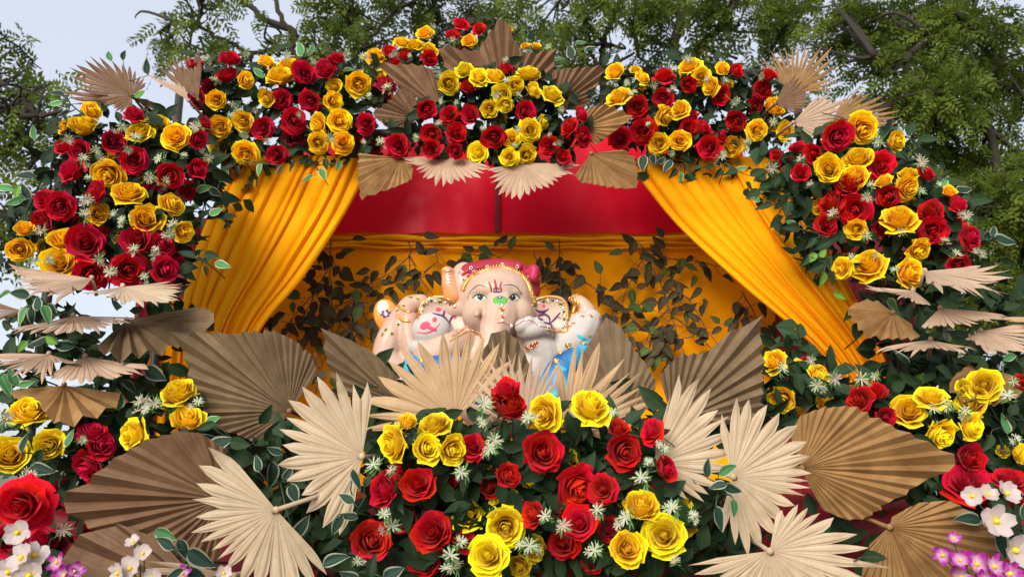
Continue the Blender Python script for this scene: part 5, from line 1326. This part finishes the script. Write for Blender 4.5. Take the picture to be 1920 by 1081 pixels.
body = blobmesh('body', [
    ('e', 934, 562, 0.02, 71, 64, 0.125, 0),                 # head
    ('e', 934, 598, -0.01, 62, 44, 0.105, 0),                # cheeks
    ('e', 899, 590, -0.03, 34, 34, 0.08, 0), ('e', 971, 590, -0.03, 32, 32, 0.08, 0),
    ('e', 930, 545, -0.045, 46, 26, 0.07, 0),                # brow
    ('l', [(936, 572, -0.045, 38), (937, 590, -0.075, 38), (932, 610, -0.105, 33), (924, 634, -0.14, 25), (920, 660, -0.17, 20), (932, 686, -0.18, 16), (956, 698, -0.18, 12)]),   # trunk
    ('l', [(904, 578, -0.08, 6), (897, 583, -0.13, 6.5), (894, 590, -0.145, 6)]),   # tusk stub
    ('e', 870, 540, 0.05, 32, 52, 0.08, 0),
    ('l', [(850, 580, 0.05, 24), (880, 570, 0.03, 28)]), ('l', [(1012, 585, 0.05, 24), (985, 575, 0.03, 28)]),
    ('l', [(868, 640, -0.02, 26), (840, 652, -0.06, 30), (805, 668, -0.08, 30)]),   # fore arm left
    ('l', [(880, 650, 0.05, 40), (935, 690, 0.05, 75), (935, 740, 0.05, 85)]),   # chest and belly
    ('l', [(790, 566, 0.04, 16), (768, 572, 0.04, 19), (756, 592, 0.03, 22), (742, 612, 0.01, 24), (730, 640, 0.0, 27), (724, 668, 0.0, 27), (740, 700, 0.02, 40), (770, 740, 0.05, 60)]),   # raised back arm
    ('l', [(766, 600, 0.0, 20), (770, 640, -0.01, 22), (790, 680, 0.0, 30)]),
    ('l', [(1010, 640, 0.0, 30), (1050, 640, 0.03, 28), (1085, 612, 0.05, 27), (1102, 590, 0.05, 19), (1090, 568, 0.05, 14), (1078, 560, 0.06, 10)]),   # back arm, viewer's right
    ('l', [(985, 640, 0.0, 34), (1020, 670, -0.02, 36), (1000, 700, 0, 50)]),
], 0.0055, M['idol_skin'], 7)
dgm = body.data
bv = [v.co.copy() for v in dgm.vertices]
BV = BVHTree.FromPolygons(bv, [tuple(p.vertices) for p in dgm.polygons])
palm_l = blobmesh('raised_palm', [('e', 808, 617, -0.07, 37, 32, 0.045, 12), ('e', 800, 652, -0.05, 34, 22, 0.05, 0)], 0.005, M['idol_white'], 6)
fist = blobmesh('curled_hand', [('e', 1000, 618, -0.12, 32, 20, 0.05, 10), ('e', 978, 612, -0.14, 13, 14, 0.035, 0), ('e', 992, 604, -0.14, 12, 12, 0.035, 0), ('e', 1008, 607, -0.13, 12, 13, 0.035, 0), ('e', 1026, 618, -0.11, 13, 15, 0.04, 0), ('l', [(1005, 640, -0.09, 24), (1020, 664, -0.06, 32), (1005, 690, -0.04, 36)])], 0.005, M['idol_white'], 5)
shoulder = blobmesh('sleeve', [('l', [(1108, 600, 0.0, 22), (1092, 620, -0.03, 30), (1070, 640, -0.05, 32), (1050, 655, -0.05, 26)]), ('e', 1096, 604, -0.01, 30, 18, 0.05, -15)], 0.005, M['idol_white'], 6)
dhoti = blobmesh('blue_garment', [('l', [(1118, 628, -0.03, 10), (1096, 648, -0.06, 16), (1072, 672, -0.08, 22), (1050, 694, -0.09, 27), (1044, 735, -0.08, 38)]), ('l', [(778, 690, -0.08, 26), (820, 688, -0.10, 26), (866, 700, -0.08, 30), (900, 730, -0.05, 40)])], 0.006, M['idol_blue'], 5)
turban = blobmesh('turban', [('l', [(858, 536, 0.03, 17), (868, 518, 0.02, 20), (900, 506, 0.02, 19), (938, 499, 0.02, 15), (970, 506, 0.02, 17), (992, 522, 0.03, 17), (1000, 545, 0.04, 15)]), ('e', 935, 520, 0.08, 66, 30, 0.07, 0)], 0.005, M['turban_magenta'], 4)
crest = blobmesh('crown_side', [('l', [(840, 514, 0.0, 13), (844, 534, 0.0, 17), (850, 552, 0.01, 20)]), ('e', 839, 508, 0.0, 13, 9, 0.035, 0)], 0.005, M['peach'], 5)
flap = blobmesh('orange_disc', [('e', 724, 590, 0.03, 25, 33, 0.012, 15)], 0.004, M['orange_gloss'], 4)
tail = blobmesh('turban_tail', [('l', [(988, 512, 0.0, 7), (1002, 505, -0.01, 10), (1000, 520, -0.01, 11)]), ('l', [(965, 505, 0.0, 6), (972, 500, -0.01, 9)])], 0.004, M['turban_pink'], 4)

def ear_plate(outline, dy, cx, cy):
    """a dished plate with a rolled edge"""
    K = 40
    O = [poly([(float(a), float(b)) for a, b in outline + outline[:1]], i / K) for i in range(K)]
    v, f, uv = [ip(cx, cy, dy + 0.010)], [], [(0.5, 0)]
    prof = [(0.3, 0.010), (0.6, 0.007), (0.82, 0.001), (0.93, -0.006), (1.0, -0.002), (1.02, 0.010), (0.97, 0.030)]
    for q, d in prof:
        for x, y in O: v.append(ip(cx + (x - cx) * q, cy + (y - cy) * q, dy + d)); uv.append((0.5, q))
    for i in range(K): f.append((0, 1 + i, 1 + (i + 1) % K))
    for r in range(len(prof) - 1):
        for i in range(K): f.append((1 + r * K + i, 1 + (r + 1) * K + i, 1 + (r + 1) * K + (i + 1) % K, 1 + r * K + (i + 1) % K))
    n = len(prof) - 1
    f.append(tuple(1 + n * K + i for i in range(K)))
    return ob('ear', mesh('ear', v, f, M['idol_ear'], True, uv), idol)
ear_l = ear_plate([(786, 600), (786, 581), (794, 566), (809, 557), (828, 554), (848, 558), (868, 566), (884, 582), (886, 604), (872, 622), (852, 634), (826, 636), (803, 627), (790, 614)], 0.005, 832, 594)
ear_r = ear_plate([(984, 590), (992, 570), (1004, 560), (1020, 555), (1038, 554), (1054, 558), (1064, 570), (1067, 588), (1067, 606), (1064, 622), (1046, 625), (1024, 621), (1000, 614)], 0.0, 1026, 590)
ALLB = []
for o_ in (body, palm_l, fist, shoulder, dhoti, turban, crest, flap, tail, ear_l, ear_r):
    ALLB.append(BVHTree.FromPolygons([v.co.copy() for v in o_.data.vertices], [tuple(p.vertices) for p in o_.data.polygons]))
def hit(px, py, off=0.0):
    o = CAM - IL; d = ray(px, py)
    best = None
    for b in ALLB:
        h = b.ray_cast(o, d)
        if h[0] is not None and (best is None or h[3] < best[2]): best = (h[0], h[1], h[3])
    if best is None: return ip(px, py, -0.02), Vector((0, -1, 0))
    nn = best[1] if best[1].dot(d) < 0 else -best[1]
    return best[0] + nn * off, nn
def patch(name, px, py, rx, ry, mat, rot=0, off=0.0012, parent=None, shape='o', k=14):
    v = [hit(px, py, off)[0]]
    f = []
    rings = 4
    c, s = math.cos(R(rot)), math.sin(R(rot))
    for j in range(1, rings + 1):
        for i in range(k):
            th = 2 * math.pi * i / k
            a, b = math.cos(th), math.sin(th)
            if shape == 'almond': b *= 1 - abs(a) ** 2 * 0.75
            if shape == 'flower': q = 0.78 + 0.22 * math.cos(6 * th); a *= q; b *= q
            a *= rx * j / rings; b *= ry * j / rings
            p, nn = hit(px + a * c + b * s, py + a * s - b * c, off)
            if j == rings: p = p - nn * (off + 0.001)
            v.append(p)
    for i in range(k): f.append((0, 1 + i, 1 + (i + 1) % k))
    for j in range(rings - 1):
        for i in range(k):
            a = 1 + j * k
            f.append((a + i, a + k + i, a + k + (i + 1) % k, a + (i + 1) % k))
    return ob(name, mesh(name, v, f, M[mat], True), parent or idol)
def stroke(name, pts, w, mat, parent=None, taper=True, off=0.0):
    n = max(8, len(pts) * 5)
    P = [poly([(float(a), float(b)) for a, b in pts], i / n) for i in range(n + 1)]
    m = MB()
    m.tube([hit(x, y, off)[0] for x, y in P], [w * SI * (0.45 + 0.55 * math.sin(math.pi * i / n) if taper else 1) for i in range(n + 1)], 6)
    return m.build(name, M[mat], parent or idol)
def bead(name, px, py, r, mat, parent=None, ring=None):
    p, nn = hit(px, py, 0.0)
    q = nn.to_track_quat('Z', 'Y').to_matrix()
    m = MB(); m.ball(p, (r * SI, r * SI, r * SI * 0.7), 7, rot=q, mi=0)
    if ring:
        k = 14
        pts = [p + q @ Vector((math.cos(2 * math.pi * i / k), math.sin(2 * math.pi * i / k), 0.1)) * r * 1.35 * SI for i in range(k + 1)]
        m.tube(pts, r * SI * 0.33, 5, mi=1)
    return m.build(name, None, parent or idol, True, [M[mat], M[ring or mat]])

# face
for ex, ey, rx, ry, ix, iy, ir, ro in ((900, 558, 13, 6.4, 901, 557, 7.0, 0), (964, 558, 9.5, 6.5, 961.5, 557.5, 6.4, 8)):
    patch('eyelid', ex - (1 if ex < 930 else -2), ey - 1.5, rx + 3.5, ry + 3.2, 'lid_green', ro, 0.0008, shape='almond')
    e = patch('eye', ex, ey, rx, ry, 'eye_white', ro, 0.0018, shape='almond')
    patch('iris', ix, iy, ir, ir, 'iris', 0, 0.0028, parent=e)
    patch('pupil', ix, iy, ir * .6, ir * .6, 'eye_black', 0, 0.0033, parent=e)
    patch('glint', ix - 1.5, iy - 1.6, 1.2, 1.2, 'eye_white', 0, 0.004, parent=e)
    stroke('lash_line', [(ex - rx - 2, ey + 1), (ex - rx * .5, ey - ry * .85), (ex, ey - ry * 1.05), (ex + rx * .55, ey - ry * .8), (ex + rx + 1, ey + 1)], 1.0, 'eye_black', off=0.002)
    sgn = -1 if ex < 930 else 1
    for i in range(7):
        u = -0.9 + 0.3 * i
        x0, y0 = ex + u * rx, ey - ry * (1.05 - 0.45 * u * u)
        stroke('eyelash', [(x0, y0), (x0 + u * 3 + sgn * 1, y0 - 3.4), (x0 + u * 5 + sgn * 2.5, y0 - 5.5)], 0.35, 'eye_black', off=0.001)
stroke('eyebrow', [(877, 561), (881, 548), (892, 537), (901, 534.5), (912, 538)], 0.9, 'eye_black')
stroke('eyebrow', [(943, 535), (956, 533.5), (967, 537), (975, 546), (979, 554)], 0.9, 'eye_black')
til = patch('forehead_mark', 932, 547, 9, 2.2, 'purple', 0, 0.0014)
stroke('tine', [(916, 528), (919, 534), (921, 541), (921, 548)], 1.8, 'darkred', til); stroke('tine', [(941, 528), (938, 534), (939, 541), (941, 547)], 1.8, 'darkred', til)
stroke('tine', [(927, 524), (929, 532), (930, 540), (931, 546)], 2.3, 'darkred', til); stroke('tine', [(925, 545), (928, 540), (933, 540), (936, 544)], 1.4, 'purple', til)
gp = patch('green_forehead_ornament', 938, 563, 16, 9.5, 'greenpaint', 0, 0.002, shape='o', k=24)
patch('rosette', 937, 558, 7, 4.2, 'purple', 0, 0.0035, gp, 'flower', 24); patch('rosette_heart', 937, 558, 2, 1.6, 'pearl', 0, 0.005, gp)
for x, y, r, mt in ((941, 572, 3.2, 'pearl'), (941, 580, 3.0, 'ruby'), (941, 587.5, 3.2, 'pearl'), (942, 594, 2.6, 'ruby'), (942, 600.5, 3.6, 'pearl'), (959, 611, 4.2, 'pearl'), (987, 600, 2.4, 'pearl'), (1012, 610, 2.6, 'pearl'), (1028, 613, 2.4, 'gold_bead'), (1045, 618, 2.4, 'gold_bead')):
    bead('bead', x, y, r, mt, ring='gold_bead' if mt == 'ruby' else None)
stroke('face_chain', [(932, 605.5), (945, 605), (953, 609), (962, 611), (971, 608), (980, 602), (990, 599.5), (998, 602), (1010, 610), (1027, 613), (1045, 617), (1058, 622)], 0.7, 'darkred', taper=False)
# ears
EL = [(788, 591), (791, 581), (794, 572), (800, 567), (808, 563), (817, 564.5), (826, 566), (835, 567), (844, 570), (852, 573)]
ER = [(1004, 572), (1011, 567.5), (1019, 565), (1027, 563), (1036, 562.5), (1045, 564.5), (1052, 570), (1056, 577), (1057.5, 584), (1058, 591), (1058, 598), (1058, 606), (1058, 614)]
for E, rim in ((EL, [(784, 600), (785, 588), (788, 575), (796, 564), (808, 557), (823, 556), (841, 561), (853, 568)]), (ER, [(998, 572), (1005, 562), (1018, 557.5), (1032, 555.5), (1047, 558), (1058, 566), (1063, 578), (1064, 592), (1064, 606), (1063, 620), (1045, 622), (1025, 617)])):
    for i, (x, y) in enumerate(E): bead('gem', x, y, 2.9, 'pearl' if i % 2 else 'emerald', ring='gold_bead' if i % 3 == 0 else None)
    rm = stroke('ear_rim', rim, 2.2, 'gold', taper=False)
    n = len(rim) * 5
    for i in range(n):
        x, y = poly([(float(a), float(b)) for a, b in rim], i / n); bead('rim_bead', x, y, 1.7, 'gold_bead', rm)
for P in ([(1004, 579), (1009, 583), (1017, 584), (1024, 582), (1029, 578)], [(1010, 592), (1014, 589), (1021, 589), (1028, 593), (1031, 600), (1029, 606)], [(1009, 594), (1012, 598), (1018, 599)], [(1051, 585), (1045, 592), (1038, 600), (1031, 606)], [(1019, 604), (1026, 606), (1032, 608), (1034, 613)]):
    stroke('ear_mark', P, 2.1, 'purple')
patch('red_dot', 1019, 573, 4.5, 3.4, 'rouge'); patch('rouge_stroke', 1048, 595, 6, 2, 'rouge', 20)
for P in ([(811, 587), (818, 589), (828, 592), (836, 598), (843, 606)], [(834, 581), (832, 588), (829, 593)], [(842, 608), (845, 598), (849, 593), (856, 592)]):
    stroke('ear_mark', P, 2.2, 'purple')
patch('red_dot', 822, 580, 6, 5, 'rouge'); patch('rouge_stroke', 853, 595, 4, 3, 'rouge')
# palm marks
patch('palm_mark', 797, 610, 12, 8, 'rouge', -25); patch('palm_mark', 815, 599, 5, 6, 'rouge', 10); patch('palm_mark', 810, 616, 12, 4.5, 'rouge', 22)
stroke('palm_line', [(782, 622), (796, 624), (808, 621), (818, 614), (824, 606)], 1.4, 'rouge'); 
# turban ornament
band = stroke('gold_band', [(868, 545), (874, 530), (888, 517), (910, 507), (936, 501), (960, 506), (978, 517), (990, 532), (996, 550), (999, 568)], 3.4, 'gold', taper=False)
for i in range(46):
    x, y = poly([(868., 545.), (874., 530.), (888., 517.), (910., 507.), (936., 501.), (960., 506.), (978., 517.), (990., 532.), (996., 550.), (999., 568.)], (i + .5) / 46)
    p, nn = hit(x, y); m = MB(); rad_ = Vector((x - 934, 0, 575 - y)).normalized() * 5.5 * SI
    m.tube([p - rad_ + nn * .004, p + nn * .007, p + rad_ + nn * .004], 0.0016, 4); m.build('ridge', M['gold_bead'], band)
for x, y in ((861, 511), (883, 502), (889, 510), (869, 524), (914, 500), (942, 496), (990, 519), (995, 538), (970, 500)):
    b_ = bead('sequin', x, y, 2.2, 'darkred', ring='pearl')
for P in ([(866, 516), (878, 507)], [(876, 519), (888, 511)], [(893, 503), (906, 499)]): stroke('turban_stripe', P, 3.0, 'turban_pink', taper=False)
for y in (508, 514, 520, 526, 532): stroke('silver_bar', [(838, y), (843, y - 1.5), (848, y)], 1.4, 'silver', crest, False)
# arms
for P in ([(746, 572), (757, 582), (770, 585)], [(744, 590), (754, 600), (768, 602)], [(1075, 556), (1080, 566), (1076, 580), (1072, 592)], [(1083, 562), (1085, 574), (1081, 588)]):
    stroke('armlet', P, 3.0, 'gold', taper=False)
for x, y in ((770, 557), (783, 560), (756, 573), (745, 582), (772, 583), (747, 608), (724, 618), (717, 627), (735, 625), (1069, 560), (1082, 553), (1075, 606), (1068, 612), (1092, 593), (1108, 592), (1124, 597)):
    bead('gem', x, y, 2.4, 'ruby' if x > 1000 else 'emerald', ring='gold_bead')
fl = patch('blue_rosette', 723, 588, 13, 10, 'purple', -15, 0.002, shape='flower', k=24); bead('rosette_heart', 723, 588, 2.6, 'pearl', fl, 'pearl')
# garment ornaments
for x, y in ((1051, 661), (1043, 676), (1065, 647), (1096, 642), (790, 674), (822, 690)): bead('gold_button', x, y, 3.4, 'gold_bead', ring='gold_bead')
patch('cyan_streak', 1092, 634, 16, 4, 'idol_cyan', 30); patch('cyan_streak', 1052, 690, 14, 5, 'idol_cyan', 20); patch('cyan_streak', 836, 684, 14, 5, 'idol_cyan', 0)
patch('green_leaf_mark', 1106, 630, 3.5, 3, 'greenpaint')
for x, y in ((989, 652), (998, 648), (1005, 644)): bead('necklace_bead', x, y, 3.2, 'ruby', ring='gold_bead')
for P in ([(845, 632), (862, 622), (876, 612)], [(842, 640), (860, 630), (882, 620), (898, 624), (908, 640)], [(884, 618), (900, 628), (907, 644)]):
    st_ = stroke('necklace', P, 1.5, 'gold', taper=False)
    for i in range(14):
        x, y = poly([(float(a), float(b)) for a, b in P], (i + .5) / 14); bead('necklace_bead', x, y, 1.9, ('gold_bead', 'pearl', 'ruby')[i % 3], st_)
